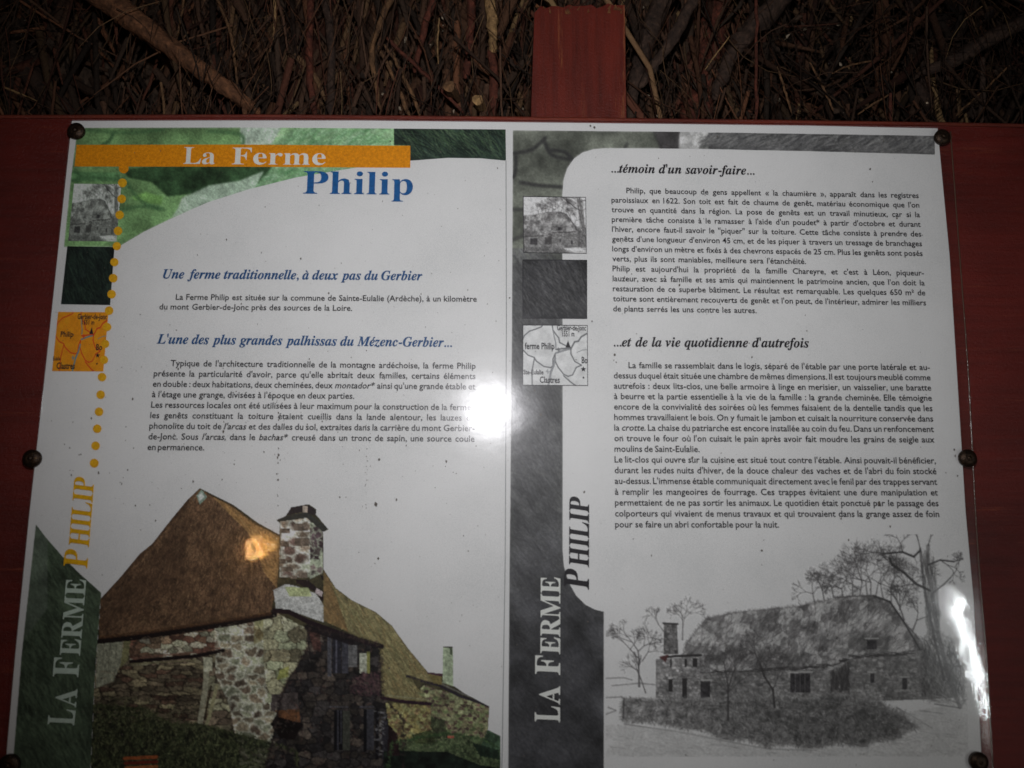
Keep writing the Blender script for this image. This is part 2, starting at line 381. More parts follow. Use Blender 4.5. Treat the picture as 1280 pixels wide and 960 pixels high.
# ------------------------------------------------------------------ lettering
_wc = {}
def mapc(s, style):
    if style == 'gill': return s
    U, L_ = {'bold': (0x1D400, 0x1D41A), 'bi': (0x1D468, 0x1D482)}[style]
    return ''.join(chr(U+ord(c)-65) if 'A' <= c <= 'Z' else chr(L_+ord(c)-97) if 'a' <= c <= 'z' else c for c in s)
def raw(body, off, shear):
    k = (body, off, shear)
    if k in _wc: return _wc[k]
    c = bpy.data.curves.new('lettering', 'FONT'); c.body = body; c.resolution_u = 2; c.offset = off; c.shear = shear
    o = bpy.data.objects.new('lettering', c); COL.objects.link(o)
    dg = bpy.context.evaluated_depsgraph_get(); me = bpy.data.meshes.new_from_object(o.evaluated_get(dg))
    V = np.zeros(len(me.vertices)*3); me.vertices.foreach_get('co', V); V = V.reshape(-1, 3)[:, :2].copy()
    fs = [list(p.vertices) for p in me.polygons]
    bpy.data.objects.remove(o); bpy.data.curves.remove(c); bpy.data.meshes.remove(me)
    _wc[k] = (V, fs); return _wc[k]
ACC = {'é': ('e', 1), 'è': ('e', -1), 'à': ('a', -1)}
def word(s, style='gill', off=0.0, shear=0.0):
    if style == 'gill' or not any(c in ACC for c in s):
        return raw(mapc(s, style), off, shear)
    base = ''.join(ACC[c][0] if c in ACC else c for c in s)
    V, fs = raw(mapc(base, style), off, shear); V = V.copy(); fs = list(fs)
    for i, c in enumerate(s):
        if c in ACC:
            w1 = raw(mapc(base[:i+1], style), off, shear)[0][:, 0].max(); w0 = raw(mapc(base[:i], style), off, shear)[0][:, 0].max() if i else 0
            x = (w0+w1)/2+0.07; d = ACC[c][1]; n0 = len(V)
            q = [(x-0.09*d, .50), (x-.02*d, .48), (x+.13*d, .66), (x+.0*d, .67)]
            if d < 0: q = q[::-1]
            V = np.vstack([V, q]); fs.append([n0, n0+1, n0+2, n0+3])
    return V, fs
class TextBlock:
    def __init__(s): s.V = []; s.F = []; s.n = 0
    def put(s, V, fs, O, ex, ez, y):
        P = O[None]+V[:, :1]*ex[None]+V[:, 1:2]*ez[None]; P[:, 1] = y
        s.V.append(P); s.F += [[i+s.n for i in f] for f in fs]; s.n += len(P)
    def line(s, body, pl, pr, size=None, style='gill', off=0.0, shear=0.0, y=-0.0009, fit='words', up=None, hx=1.0):
        """pl, pr: baseline ends in photograph pixels; size: metres per em"""
        A = at(*pl); B = at(*pr); A[1] = B[1] = 0; d = B-A; W = np.linalg.norm(d); ex = d/W
        ez = np.array([-ex[2], 0, ex[0]]) if up is None else np.array(up, float)
        if fit == 'scale':
            V, fs = word(body, style, off, shear); x0 = V[:, 0].min(); k = W/(V[:, 0].max()-x0)
            kz = size if size else k
            s.put(V-np.array([x0, 0]), fs, A, ex*k, ez*kz, y); return k
        ws = []
        for t in body.split():
            sh = 0.0
            if t.startswith('_'): t = t[1:]; sh = 0.22
            ws.append(word(t, style, off, shear+sh))
        k = size*hx; wd = [(V[:, 0].max()-V[:, 0].min())*k for V, f in ws]
        gap = (W-sum(wd))/(len(ws)-1) if len(ws) > 1 else 0
        x = 0
        if len(ws) > 1 and gap < 0.235*size:
            gap = 0.235*size; f_ = (W-gap*(len(ws)-1))/sum(wd); k *= f_; wd = [q*f_ for q in wd]
        for (V, fs), q in zip(ws, wd):
            s.put(V-np.array([V[:, 0].min(), 0]), fs, A+ex*x, ex*k, ez*size, y); x += q+gap
    def build(s, name, m, parent): return obj(name, np.vstack(s.V), s.F, m, parent)

def natural_width(body, off=0.0):
    ws = [word(t.lstrip('_'), 'gill', off)[0] for t in body.split()]
    return sum(v[:, 0].max()-v[:, 0].min() for v in ws)+0.27*(len(ws)-1)

# ================================================================== THE BOARD, THE POST
bl = thing('wooden_board', 'wide dark red painted wooden board behind the white printed panel', 'board', (0, 0.02, -0.45))
top = [(-520, 134), (0, 140), (320, 139), (640, 142), (960, 146), (1180, 149), (1280, 151), (1800, 160)]
V, fs = slab([(x, y+6) for x, y in top] + [(1980, 1500), (-700, 1500)], 0.0045, 0.030)
obj('panel_face', V, fs, M_board, bl)
# worn rounded top edge
T = at([p[0] for p in top], [p[1]+6 for p in top], 0)
def strip(prof, name, m):
    Vv = []; Ff = []; N_ = len(T); K = len(prof)
    for p in T:
        for dy, dz in prof: Vv.append((p[0], dy, p[2]+dz))
    for i in range(N_-1):
        for k in range(K):
            k2 = (k+1) % K; a = i*K+k; b = i*K+k2; Ff.append([a, b, b+K, a+K])
    Ff.append(list(range(K))[::-1]); Ff.append([(N_-1)*K+k for k in range(K)])
    return obj(name, Vv, Ff, m, bl)
strip([(0.0035, 0.0002), (0.0035, 0.0030), (0.0050, 0.0046), (0.0085, 0.0052), (0.031, 0.0052), (0.031, 0.0002)], 'top_edge', M_edge)

pl = thing('wooden_post', 'upright red painted wooden post with a splintered top, behind the board', 'post', (0.07, 0.05, -0.5))
def post():
    yf, yb = 0.036, 0.075
    N_ = 16; Vv = []; Ff = []
    tl = at([663, 783], [150, 150], yf); tt = at([669, 781], [8, 6], yf)
    zb = -0.6; nz_ = 10
    rows = []
    for side, y in ((0, yf), (1, yb)):
        for i in range(N_+1):
            f = i/N_
            xb = tl[0][0]*(1-f)+tl[1][0]*f; xt = tt[0][0]*(1-f)+tt[1][0]*f
            zt = tt[0][2]*(1-f)+tt[1][2]*f + 0.0035*math.sin(i*2.1)*random.random() + random.uniform(-.002, .002) - (0.006 if i == 0 else 0)
            if side: zt = rows[i][-1][2]-0.003
            col = []
            for j in range(nz_+1):
                g = j/nz_; z = zb+(zt-zb)*g
                gg = (z-tl[0][2])/(tt[0][2]-tl[0][2]); x = xb+(xt-xb)*gg if gg > 0 else xb
                dx = 0.0006*math.sin(z*90+side) if i in (0, N_) else 0
                col.append((x+dx, y, z))
            rows.append(col)
    for c in rows: Vv += c
    K = nz_+1
    for side in (0, 1):
        o = side*(N_+1)*K
        for i in range(N_):
            for j in range(nz_):
                a = o+i*K+j; q = [a, a+K, a+K+1, a+1]; Ff.append(q if side == 0 else q[::-1])
    o = (N_+1)*K
    for i in range(N_):
        a = i*K+nz_; Ff.append([a, a+K, a+K+o, a+o])
    for i in (0, N_):
        for j in range(nz_):
            a = i*K+j; Ff.append([a, a+1, a+1+o, a+o])
    obj('shaft', Vv, Ff, M_post, pl)
    # splinters of bare wood along the sawn top
    Vv = []; Ff = []
    for k in range(13):
        f = random.random(); x = tt[0][0]+(tt[1][0]-tt[0][0])*f; z = tt[0][2]+random.uniform(-.007, .001)
        wd = random.uniform(.0010, .0034); h = random.uniform(.001, .0052); n0 = len(Vv); dy = random.uniform(-.002, .004); lean = random.uniform(-.003, .003)
        Vv += [(x-wd, yf-.0008, z-h*.5), (x+wd, yf-.0008, z-h*.5), (x+lean, yf+dy-.002, z+h), (x, yf+.003, z-h*.3)]
        Ff += [[n0, n0+1, n0+2], [n0+1, n0+3, n0+2], [n0+3, n0, n0+2], [n0, n0+3, n0+1]]
    sp = obj('splinter', Vv, Ff, mat_bark('bare_wood', (112, 72, 42), (72, 40, 26)), pl); sp['kind'] = 'stuff'
post()

# ================================================================== THE THATCH BEHIND
def tube(P, R, sides=6, seed=0, rough=0.0):
    rs = np.random.RandomState(seed); P = np.asarray(P, float); Vv = []; N_ = len(P)
    ph = rs.rand(4)*6.28
    for i in range(N_):
        d = P[min(i+1, N_-1)]-P[max(i-1, 0)]; d /= np.linalg.norm(d)+1e-12
        a = np.cross(d, [0, 1, 0]); a /= np.linalg.norm(a)+1e-12; b = np.cross(d, a)
        for k in range(sides):
            t = 2*math.pi*k/sides
            rr = R[i]*(1+rough*(math.sin(3*t+ph[0]+i*.4)+.7*math.sin(5*t+ph[1]-i*.7)+rs.normal()*.5)*.4)
            Vv.append(P[i]+rr*(math.cos(t)*a+math.sin(t)*b))
    Ff = [[i*sides+k, i*sides+(k+1) % sides, (i+1)*sides+(k+1) % sides, (i+1)*sides+k] for i in range(N_-1) for k in range(sides)]
    Ff.append(list(range(sides))[::-1]); Ff.append([(N_-1)*sides+k for k in range(sides)])
    return np.array(Vv), Ff
def smooth_path(P, n_):
    P = np.asarray(P, float); t = np.linspace(0, len(P)-1, n_); out = []
    for q in t:
        i = min(int(q), len(P)-2); f = q-i
        p0 = P[max(i-1, 0)]; p1 = P[i]; p2 = P[i+1]; p3 = P[min(i+2, len(P)-1)]
        out.append(0.5*((2*p1)+(-p0+p2)*f+(2*p0-5*p1+4*p2-p3)*f*f+(-p0+3*p1-3*p2+p3)*f**3))
    return np.array(out)

# earth-dark wall the twigs are packed against: a rough continuous sheet
M_wall = mat_bark('packed_broom_litter', (84, 68, 54), (30, 24, 19))
gx, gz = np.meshgrid(np.linspace(-1.5, 1.5, 220), np.linspace(-0.9, 1.1, 150))
hh = vnoise(150, 220, 16, 4, 3)
Vw = np.stack([gx.ravel(), (0.235+0.20*(hh.ravel()-.5)+.10*np.exp(-(((gx.ravel()+.385)/.085)**2+((gz.ravel()-.33)/.04)**2))), gz.ravel()], 1)
j, i = np.meshgrid(np.arange(149), np.arange(219), indexing='ij'); q = (j*220+i).ravel()
o = obj('wall', Vw, np.stack([q, q+1, q+221, q+220], 1).astype(np.int32), M_wall, smooth=True); o['kind'] = 'structure'

PAL = [(72, 54, 42), (62, 48, 38), (84, 60, 44), (58, 46, 37), (92, 62, 44), (76, 56, 43), (54, 44, 36), (98, 76, 54), (80, 50, 38)]
M_twigs = mat_twigs()
def twig_mass(name, N_, yr, lr, rr, angs, seed, hollow=True, zr=(-0.05, 0.62), sd=5, rgh=.22):
    rs = np.random.RandomState(seed); VV = []; FF = []; CC = []; nn = 0
    sg = 4
    for k in range(N_):
        x = rs.uniform(-0.85, 0.85); z = rs.uniform(*zr); y = rs.uniform(*yr)
        px, py = proj(x, y, z)
        if hollow and ((px-125)/105)**2+((py-92)/46)**2 < rs.uniform(.6, 1.1): continue
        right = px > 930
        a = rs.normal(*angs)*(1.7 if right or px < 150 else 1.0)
        L_ = rs.uniform(*lr); d = np.array([math.sin(a), rs.normal()*.25, -math.cos(a)])
        p0 = np.array([x, y, z]); bend = rs.normal(size=3)*L_*.07
        P = [p0+d*L_*(t-.5)+bend*math.sin(math.pi*t) for t in np.linspace(0, 1, sg)]
        R0 = rs.uniform(*rr)*(1 if rs.rand() > .12 else 1.9)
        R = [R0, R0*.95, R0*.8, R0*.35]
        Vt, Ft = tube(P, R, sd, k, rgh)
        VV.append(Vt); FF.append(np.array(Ft[:-2])+nn); nn += len(Vt)
        c = np.array(PAL[rs.randint(len(PAL))], float)*rs.uniform(.75, 1.45)
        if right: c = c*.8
        if rs.rand() < .012: c = np.array((150, 122, 84.))
        CC.append(np.repeat(lin(c)[None], len(Vt), 0))
    o = obj(name, np.vstack(VV), np.vstack(FF).astype(np.int32), M_twigs, col=np.vstack(CC), smooth=True)
    return o
def proj(x, y, z):
    c = RWC @ (np.array([x, y, z])-CAM); return 640+FPX*c[0]/-c[2], 480-FPX*c[1]/-c[2]
o = twig_mass('thatch', 5200, (0.155, 0.27), (0.07, 0.26), (0.0012, 0.0056), (0.04, 0.30), 4)
o['kind'] = 'stuff'; tag(o, 'dense dark mass of broom twigs packed above and behind the board', 'thatch')
o = twig_mass('loose_twigs', 420, (0.10, 0.17), (0.05, 0.18), (0.0006, 0.0020), (0.05, 0.4), 5)
o['kind'] = 'stuff'; tag(o, 'thin loose brown twigs hanging in front of the thatch mass', 'twigs')
o = twig_mass('broom_fibres', 3600, (0.09, 0.21), (0.02, 0.12), (0.00025, 0.0008), (0.03, 0.45), 6, sd=3, rgh=0.0, zr=(0.2, 0.52))
o['kind'] = 'stuff'; tag(o, 'very fine broken fibres and frayed bark between the broom twigs', 'fibres')
# crumbs of bark and dry leaf caught between the twigs
rs = np.random.RandomState(9); VV = []; FF = []; CC = []
for k in range(3200):
    p = np.array([rs.uniform(-.8, .8), rs.uniform(.11, .22), rs.uniform(.1, .5)]); s_ = rs.uniform(.001, .0085)**1.0 if rs.rand() < .35 else rs.uniform(.001, .004)
    px, py = proj(*p)
    if ((px-125)/105)**2+((py-92)/46)**2 < 1: continue
    a = rs.normal(size=3); a /= np.linalg.norm(a); b = np.cross(a, rs.normal(size=3)); b /= np.linalg.norm(b); c_ = np.cross(a, b)
    n0 = len(VV)*5
    VV.append([p-a*s_, p+b*s_*.6, p+a*s_, p-b*s_*.7, p+c_*s_*.4])
    FF += [[n0, n0+1, n0+4], [n0+1, n0+2, n0+4], [n0+2, n0+3, n0+4], [n0+3, n0, n0+4]]
    CC.append(np.repeat(lin(np.array(random.choice([(72, 56, 44), (52, 42, 36), (58, 46, 38), (64, 52, 42), (64, 52, 42), (60, 48, 40), (60, 48, 40), (170, 156, 134)]))*rs.uniform(.8, 1.3))[None], 5, 0))
o = obj('bark_crumbs', np.array(VV).reshape(-1, 3), np.array(FF, np.int32), M_twigs, col=np.vstack(CC))
o['kind'] = 'stuff'; tag(o, 'crumbs of bark and dry leaf caught among the twigs', 'litter')

def branch(name, cat, label, pts, rpx, m, y=0.13, y2=None, group=None, rough=.18, sides=9, nseg=18, seed=1):
    ys = np.linspace(y, y2 if y2 is not None else y+.01, len(pts))
    P = np.array([at(np.array(p[0]), np.array(p[1]), yy) for p, yy in zip(pts, ys)])
    P = smooth_path(P, nseg); rs = np.random.RandomState(seed)
    k = (DIST+y)/FPX; rr = np.interp(np.linspace(0, 1, nseg), np.linspace(0, 1, len(rpx)), rpx)*k
    L_ = np.linalg.norm(P[-1]-P[0])
    P = P+rs.normal(size=P.shape)*min(.0006, L_*.005)
    rr = rr*(1+rough*rs.normal(size=nseg)*.35); rr[-1] *= .5; rr[0] *= .8
    base = P[-1].copy()
    Vt, Ft = tube(P, rr, sides, seed, rough)
    if max(rpx) > 9:                                   # ragged flakes of bark and pale lichen dots on the thick ones
        Vt = list(Vt); Ft = list(Ft)
        for q in range(120):
            i = rs.randint(0, nseg-1); f = rs.rand(); t = rs.uniform(2.2, 5.6); c0 = P[i]*(1-f)+P[i+1]*f; R_ = (rr[i]*(1-f)+rr[i+1]*f)
            d = P[i+1]-P[i]; d /= np.linalg.norm(d); a = np.cross(d, [0, 1, 0]); a /= np.linalg.norm(a); b = np.cross(d, a)
            p = c0+R_*1.0*(math.cos(t)*a+math.sin(t)*b); out = (p-c0)/np.linalg.norm(p-c0); sdv = np.cross(out, d)
            l_ = rs.uniform(.002, .007); w_ = rs.uniform(.0005, .0016); h_ = rs.uniform(.0004, .0022); n0 = len(Vt)
            Vt += [p-d*l_, p+sdv*w_, p+d*l_+out*h_, p-sdv*w_, p+out*h_*.7]
            Ft += [[n0, n0+1, n0+4], [n0+1, n0+2, n0+4], [n0+2, n0+3, n0+4], [n0+3, n0, n0+4]]
        Vt = np.array(Vt)
    me_o = obj(name, Vt-base, Ft, m, smooth=True); me_o.location = base
    tag(me_o, label, cat, group)
    return me_o
B_brown = mat_bark('brown_bark', (122, 84, 58), (62, 42, 31)); B_dark = mat_bark('dark_bark', (72, 56, 46), (34, 27, 23))
B_red = mat_bark('reddish_bark', (98, 54, 40), (50, 30, 24)); B_pale = mat_bark('pale_stripped_wood', (158, 126, 84), (96, 72, 48))
B_tan = mat_bark('tan_bark', (116, 86, 58), (66, 48, 34))
gB = 'branches lodged in the thatch'; gT = 'twigs hanging in the thatch'
branch('branch', 'branch', 'thick brown branch running diagonally down to the board at upper left', [(70, -50), (150, 12), (225, 68), (285, 112), (325, 142)], [20, 17, 12.5, 10, 6], B_brown, .11, .13, gB, nseg=34, sides=14, rough=.12)
branch('branch', 'branch', 'short forked stub at the lower tip of the thick diagonal branch', [(285, 104), (303, 120), (306, 146)], [6, 4, 3], B_brown, .125, .13, gB, seed=2)
branch('branch', 'branch', 'thick dark branch crossing the far upper right corner diagonally', [(1320, 8), (1250, 42), (1190, 76), (1150, 92)], [13, 10, 9, 5], B_dark, .12, .15, gB, seed=3)
branch('branch', 'branch', 'dark split branch leaning just right of the red post', [(868, -2), (842, 45), (818, 82), (800, 110)], [8, 8, 7, 4], B_dark, .10, .12, gB, seed=4)
branch('branch', 'branch', 'broad dark bark covered trunk dotted with pale specks, standing right of the post', [(905, -30), (893, 40), (880, 100), (868, 160)], [14, 17, 20, 22], B_red, .17, .17, gB, seed=5, nseg=26, sides=14, rough=.25)
branch('branch', 'branch', 'slanting dark bark strip touching the right side of the red post', [(838, -20), (812, 40), (798, 90), (786, 150)], [12, 12, 10, 8], B_dark, .13, .13, gB, seed=6, rough=.3)
branch('branch', 'branch', 'dark branch slanting to the right of the pale specked trunk', [(985, -10), (945, 30), (915, 70), (893, 125)], [13, 14, 11, 6], B_dark, .125, .13, gB, seed=7, rough=.25)
branch('branch', 'branch', 'dull brown branch lying low in the darkness at far left', [(-30, 20), (30, 85), (90, 150)], [14, 16, 12], B_dark, .20, .17, gB, seed=8, rough=.25)
branch('branch', 'branch', 'knotted dark branch upright in the gloom at the upper right', [(1142, -20), (1133, 30), (1140, 70), (1150, 150)], [7, 10, 15, 14], B_dark, .18, .18, gB, seed=9, rough=.35)
T_ = [
 ('pale stripped stick standing left of the red post', [(609, -20), (616, 30), (615, 68)], [8, 7.5, 5], B_pale, .12),
 ('dark lower length of stick below the pale stripped one', [(614, 62), (618, 100), (615, 150)], [5, 7, 6], B_red, .13),
 ('straight reddish stick just left of the pale stripped one', [(589, -20), (588, 40), (582, 98)], [6.5, 6, 5], B_red, .13),
 ('curved tan twig crossing the middle of the thatch', [(495, -15), (474, 30), (465, 65), (467, 95), (476, 138)], [5, 4.5, 4, 3.2, 2.5], B_tan, .115),
 ('straight thin twig fanning right from the curved tan one, lowest of three', [(473, 58), (492, 98), (512, 145)], [2.4, 2.8, 3], B_tan, .12),
 ('straight thin twig fanning right from the curved tan one, middle of three', [(480, 55), (503, 92), (526, 145)], [2, 2.5, 2.6], B_tan, .115),
 ('long thin twig fanning furthest right from the curved tan one', [(483, 48), (530, 92), (580, 142)], [2.6, 3, 1.8], B_red, .12),
 ('reddish upright stick hanging left of the centre twigs', [(389, -20), (387, 50), (388, 100), (394, 145)], [5, 5, 4.5, 4], B_red, .125),
 ('brown stick hanging beside the reddish upright one', [(400, -20), (413, 40), (413, 145)], [5.5, 5.5, 5], B_dark, .13),
 ('short pale straw hanging from the top, right of the diagonal branch', [(345, -20), (343, 20), (342, 50)], [2.2, 2, 1.5], B_pale, .11),
 ('thin grey straw rising behind the diagonal branch', [(233, -20), (226, 25), (219, 58)], [1.6, 1.5, 1.1], B_tan, .13),
 ('crooked thin twig to the right of the diagonal branch', [(268, -10), (288, 40), (293, 75), (297, 105)], [2, 2.2, 1.8, 1.4], B_tan, .12),
 ('short thin pale straw left of the reddish stick', [(549, 22), (547, 50), (548, 80)], [1.1, 1.3, .9], B_pale, .12),
 ('dark red stick leaning in the middle of the thatch', [(547, -20), (530, 40), (518, 92)], [5.5, 5, 3], B_red, .13),
 ('thin red shoot standing right of the broad specked trunk', [(944, -20), (946, 50), (945, 150)], [2.4, 2.2, 2.6], B_red, .10),
 ('tiny red shoot just above the right end of the panel', [(1113, 116), (1113, 132), (1114, 152)], [1.8, 2.6, 2.8], B_red, .10),
 ('upright brown stick in the dark near the right edge', [(1227, 72), (1229, 110), (1226, 155)], [3.4, 4, 4], B_dark, .12),
 ('thin grey twig slanting above the right end of the board', [(1262, 82), (1235, 108), (1195, 145)], [1, 1.3, 1.4], B_tan, .12),
 ('thin twig slanting left above the top right fastener', [(1112, 118), (1095, 128), (1072, 143)], [1, 1.6, 1.2], B_tan, .11),
 ('thin pale bent stalk low at the far left', [(2, 108), (22, 116), (46, 126)], [1.2, 1.5, .8], B_pale, .12),
 ('pale scratchy sliver right of the post beside the dark trunk', [(912, 45), (892, 72), (881, 88)], [.6, 1.2, .5], B_pale, .10),
 ('thin twig leaning left in the gloom right of the red shoot', [(972, 82), (980, 110), (990, 142)], [1.3, 1.6, 1.2], B_tan, .12),
 ('longer thin twig leaning right of the gloomy short one', [(1012, 78), (1030, 112), (1044, 142)], [1.2, 1.6, 1.3], B_tan, .12),
 ('bent grey twig arching in the gloom above the panel at right', [(1040, 92), (1068, 80), (1110, 74)], [.8, 1.3, .7], B_tan, .13),
]
for k, (lb, pts, rp, m_, y_) in enumerate(T_):
    branch('twig', 'twig', lb, pts, rp, m_, y_, None, gT, sides=7, nseg=14, seed=20+k, rough=.12)
# sawn stub ends seen end on
for k, (lb, x, y, rp) in enumerate((('pale round stub end left of the post, lower one by the board', 597, 125, 7), ('dull round stub end left of the post, upper one', 561, 108, 7.5))):
    p = at(np.array(x), np.array(y), .10); Vt, Ft = tube([p+np.array([.006, .05, .012]), p+np.array([.002, .02, .004]), p, p+np.array([0, -.002, 0])], [.006, .0075*rp/9, .0078*rp/9, .005], 10, k, .3)
    o = obj('branch_stub', Vt-p, Ft, B_pale if k == 0 else B_tan); o.location = p; tag(o, lb, 'branch stub')

# ================================================================== THE PANEL
panel = thing('information_panel', 'white bilingual-looking two page printed panel about a thatched stone farmhouse, screwed to the red board', 'information panel', tuple(at(625, 960) * np.array([1, 0, 1])))
panel['label'] = 'white two page printed panel about a thatched stone farmhouse, fixed to the red board'
sheet = [(90, 151), (260, 150.5), (450, 150.5), (635, 152.5), (850, 155), (1010, 157), (1172, 160.5),
         (1187, 320), (1207, 640), (1217, 750), (1222, 860), (1229, 985), (1260, 1300), (-30, 1300), (3, 990), (8, 945), (19, 820), (37, 640), (55, 480), (72, 320)]
V, fs = slab(sheet, 0.0, 0.0035); sh = obj('sheet', V, fs, M_paper, panel)
def page(name, out, y): 
    P = np.array(out, float); A = at(P[:, 0], P[:, 1], 0); A[:, 1] = y
    return obj(name, A, [list(range(len(A)))[::-1]], M_paper, panel)
lp = page('left_page', [(97, 160), (300, 159.5), (632, 162), (633, 400), (631.5, 700), (627, 985), (14, 985), (17, 945), (27, 820), (45, 655), (63, 480), (80, 320)], -.0002)
rp_ = page('right_page', [(641, 163), (850, 165), (1168, 170), (1183, 330), (1203, 650), (1213, 760), (1219, 870), (1224, 985), (635, 985), (637, 700), (640, 400)], -.0002)
# hairline at the edge of the left page
def ribbon(name, pts, wd, m, parent, y):
    P = np.array(pts, float); Vv = []; 
    for i in range(len(P)):
        d = P[min(i+1, len(P)-1)]-P[max(i-1, 0)]; d /= np.linalg.norm(d); nrm = np.array([-d[1], d[0]])*wd/2
        Vv += [P[i]+nrm, P[i]-nrm]
    Vv = np.array(Vv); A = at(Vv[:, 0], Vv[:, 1], 0); A[:, 1] = y
    return obj(name, A, [[2*i, 2*i+1, 2*i+3, 2*i+2] for i in range(len(P)-1)], m, parent)
ribbon('page_edge_line', [(632.5, 201), (633, 400), (631.5, 700), (627, 985)], 0.9, M_grey, lp, -.00045)

def thatch_tex(cv, mask, cols, base, N_, ang, ln, seed, wd=1.4, alpha=.45):
    cv.fill(mask, base, .35, 26, seed); cv.strokes(mask, N_, ang, ln, wd, cols, alpha, seed)

# ---- left top band (green duotone)
cv = Cv(76, 157, 636, 312)
band = [(97, 160), (300, 159.5), (632, 162), (632.5, 201), (600, 198), (560, 197.5), (513, 201), (470, 206), (430, 212), (370, 222), (310, 237), (260, 253), (215, 273), (180, 290), (148, 309), (80, 309), (88, 230)]
M = cv.inside(band)
cv.fill(M, (126, 166, 110), .24, 34, 21)
cv.fill([(350, 157), (493, 157), (493, 215), (330, 235), (290, 240), (330, 200)], (158, 198, 148), .22, 12, 22)
mk = cv.inside([(370, 157), (493, 157), (493, 212), (300, 240), (310, 200)])
cv.strokes(mk, 900, math.radians(150), 22, 2.0, [(100, 160, 104), (180, 222, 180), (80, 140, 86), (196, 230, 196)], .35, 5)
cv.fill([(155, 212), (210, 206), (290, 205), (345, 203), (320, 232), (262, 236), (236, 243), (210, 246), (190, 228), (160, 222)], (62, 92, 60), .3, 12, 23)
for poly in ([(165, 246), (182, 240), (204, 246), (202, 256), (184, 254), (168, 250)],): cv.fill(poly, (140, 192, 110), .15, 6, 3)
cv.fill([(236, 243), (222, 262), (228, 248)], (220, 230, 220), .05)
cv.fill([(300, 160), (352, 160), (340, 180), (302, 184)], (205, 226, 205), .2, 9, 25)
cv.fill([(232, 246), (262, 232), (300, 226), (330, 214), (318, 236), (240, 262), (215, 272)], (188, 212, 188), .15, 9, 26)
cv.fill([(88, 214), (150, 216), (150, 226), (90, 228)], (104, 150, 100), .2, 8)
for pts in ([(97, 162), (160, 166), (205, 162)], [(128, 181), (137, 176), (142, 166)], [(90, 226), (120, 222), (152, 226)], [(155, 222), (175, 250), (205, 262)], [(152, 262), (180, 258), (200, 262)],
            [(238, 180), (239, 176)], [(195, 212), (196, 222)], [(93, 214), (100, 220), (96, 228)], [(260, 164), (300, 168), (304, 180)]):
    cv.line(smooth_path(pts, 14) if len(pts) > 2 else pts, 4.6, (78, 118, 78), .42)
cv.blur(11)
dk = cv.inside([(493, 157), (636, 157), (636, 203), (513, 203), (513, 182), (493, 182)])
thatch_tex(cv, dk, [(70, 96, 66), (26, 38, 32), (54, 74, 60), (100, 120, 92), (22, 30, 28)], (44, 58, 50), 900, math.radians(48), 26, 31)
cv.grain(.2)
print_mesh('banner_picture', cv, band, -.00035, lp)
# ---- left lower green field
cv = Cv(8, 650, 134, 986)
fld = [(45, 655), (58, 672), (78, 695), (100, 717), (127, 741), (122, 840), (112, 986), (14, 986), (17, 945), (27, 820)]
M = cv.inside(fld)
thatch_tex(cv, M, [(96, 114, 92), (50, 62, 50), (74, 90, 72), (112, 130, 104), (44, 54, 44)], (74, 88, 70), 2600, lambda x, y: math.radians(62), 22, 33, 2, .3)
cv.fill([(45, 655), (60, 675), (60, 760), (30, 800)], (112, 122, 112), .2, 20, alpha=.5); cv.blur(3); cv.grain(.15)
print_mesh('green_thatch_picture', cv, fld, -.00035, lp)

# ---- right page band
cv = Cv(632, 160, 1190, 986)
colm = [(641, 163), (850, 165), (1168, 170), (1168.5, 193.5), (1000, 189), (850, 186), (757, 185.5), (741, 187), (728, 191), (717, 199), (709, 211), (704.5, 225), (703, 243),
        (703.5, 480), (703.5, 690), (705, 708), (711, 728), (720, 744), (732, 756), (744, 762), (755, 764.5), (755, 986), (635, 986), (637, 700), (640, 400)]
M = cv.inside(colm)
cv.fill(M, (118, 120, 116), .18, 24, 41)
st = M & (cv.Y < 335) & (cv.X < 850)
cv.fill(st, (112, 116, 106), .24, 22, 42)
for pts in ([(641, 192), (665, 187), (682, 172)], [(645, 194), (644, 215), (641, 222)], [(681, 178), (690, 194), (716, 200)], [(688, 188), (705, 190), (715, 198)], [(650, 228), (675, 232), (703, 234)], [(641, 262), (660, 262)], [(641, 300), (655, 294)], [(782, 184), (784, 180)], [(818, 166), (828, 186)]):
    cv.line(smooth_path(pts, 14) if len(pts) > 2 else pts, 4.8, (60, 60, 60), .6)
cv.fill([(818, 160), (850, 160), (850, 190), (825, 190)], (78, 76, 76), .2)
cv.fill([(850, 163), (896, 164), (880, 176), (872, 187), (848, 187)], (208, 208, 206), .18, 8, 4)
cv.blur(9)
rt = M & (cv.Y < 200) & (cv.X > 868)
cv.fill(rt & (cv.X > 885), (104, 104, 104), .2, 14, 5)
cv.strokes(rt, 1400, math.radians(146), 22, 1.6, [(150, 150, 148), (70, 70, 72), (120, 120, 118), (90, 90, 92), (170, 170, 168)], .4, 6)
cl = M & (cv.Y > 310) & (cv.X < 760)
cv.strokes(cl, 9000, lambda x, y: math.radians(58 if y < 560 else 50), 26, 1.7, [(122, 124, 124), (70, 70, 70), (88, 88, 90), (58, 58, 60), (146, 146, 146)], .30, 7)
cv.fill(cl, (84, 84, 86), .5, 30, 45, alpha=.42)
for k_ in range(6): cv.fill(cl & (cv.Y > 640+k_*34), (58, 58, 62), .4, 30, 46, alpha=.13)
cv.blur(1); cv.grain(.16)
print_mesh('grey_stone_and_thatch_picture', cv, colm, -.00035, rp_, 1.1)

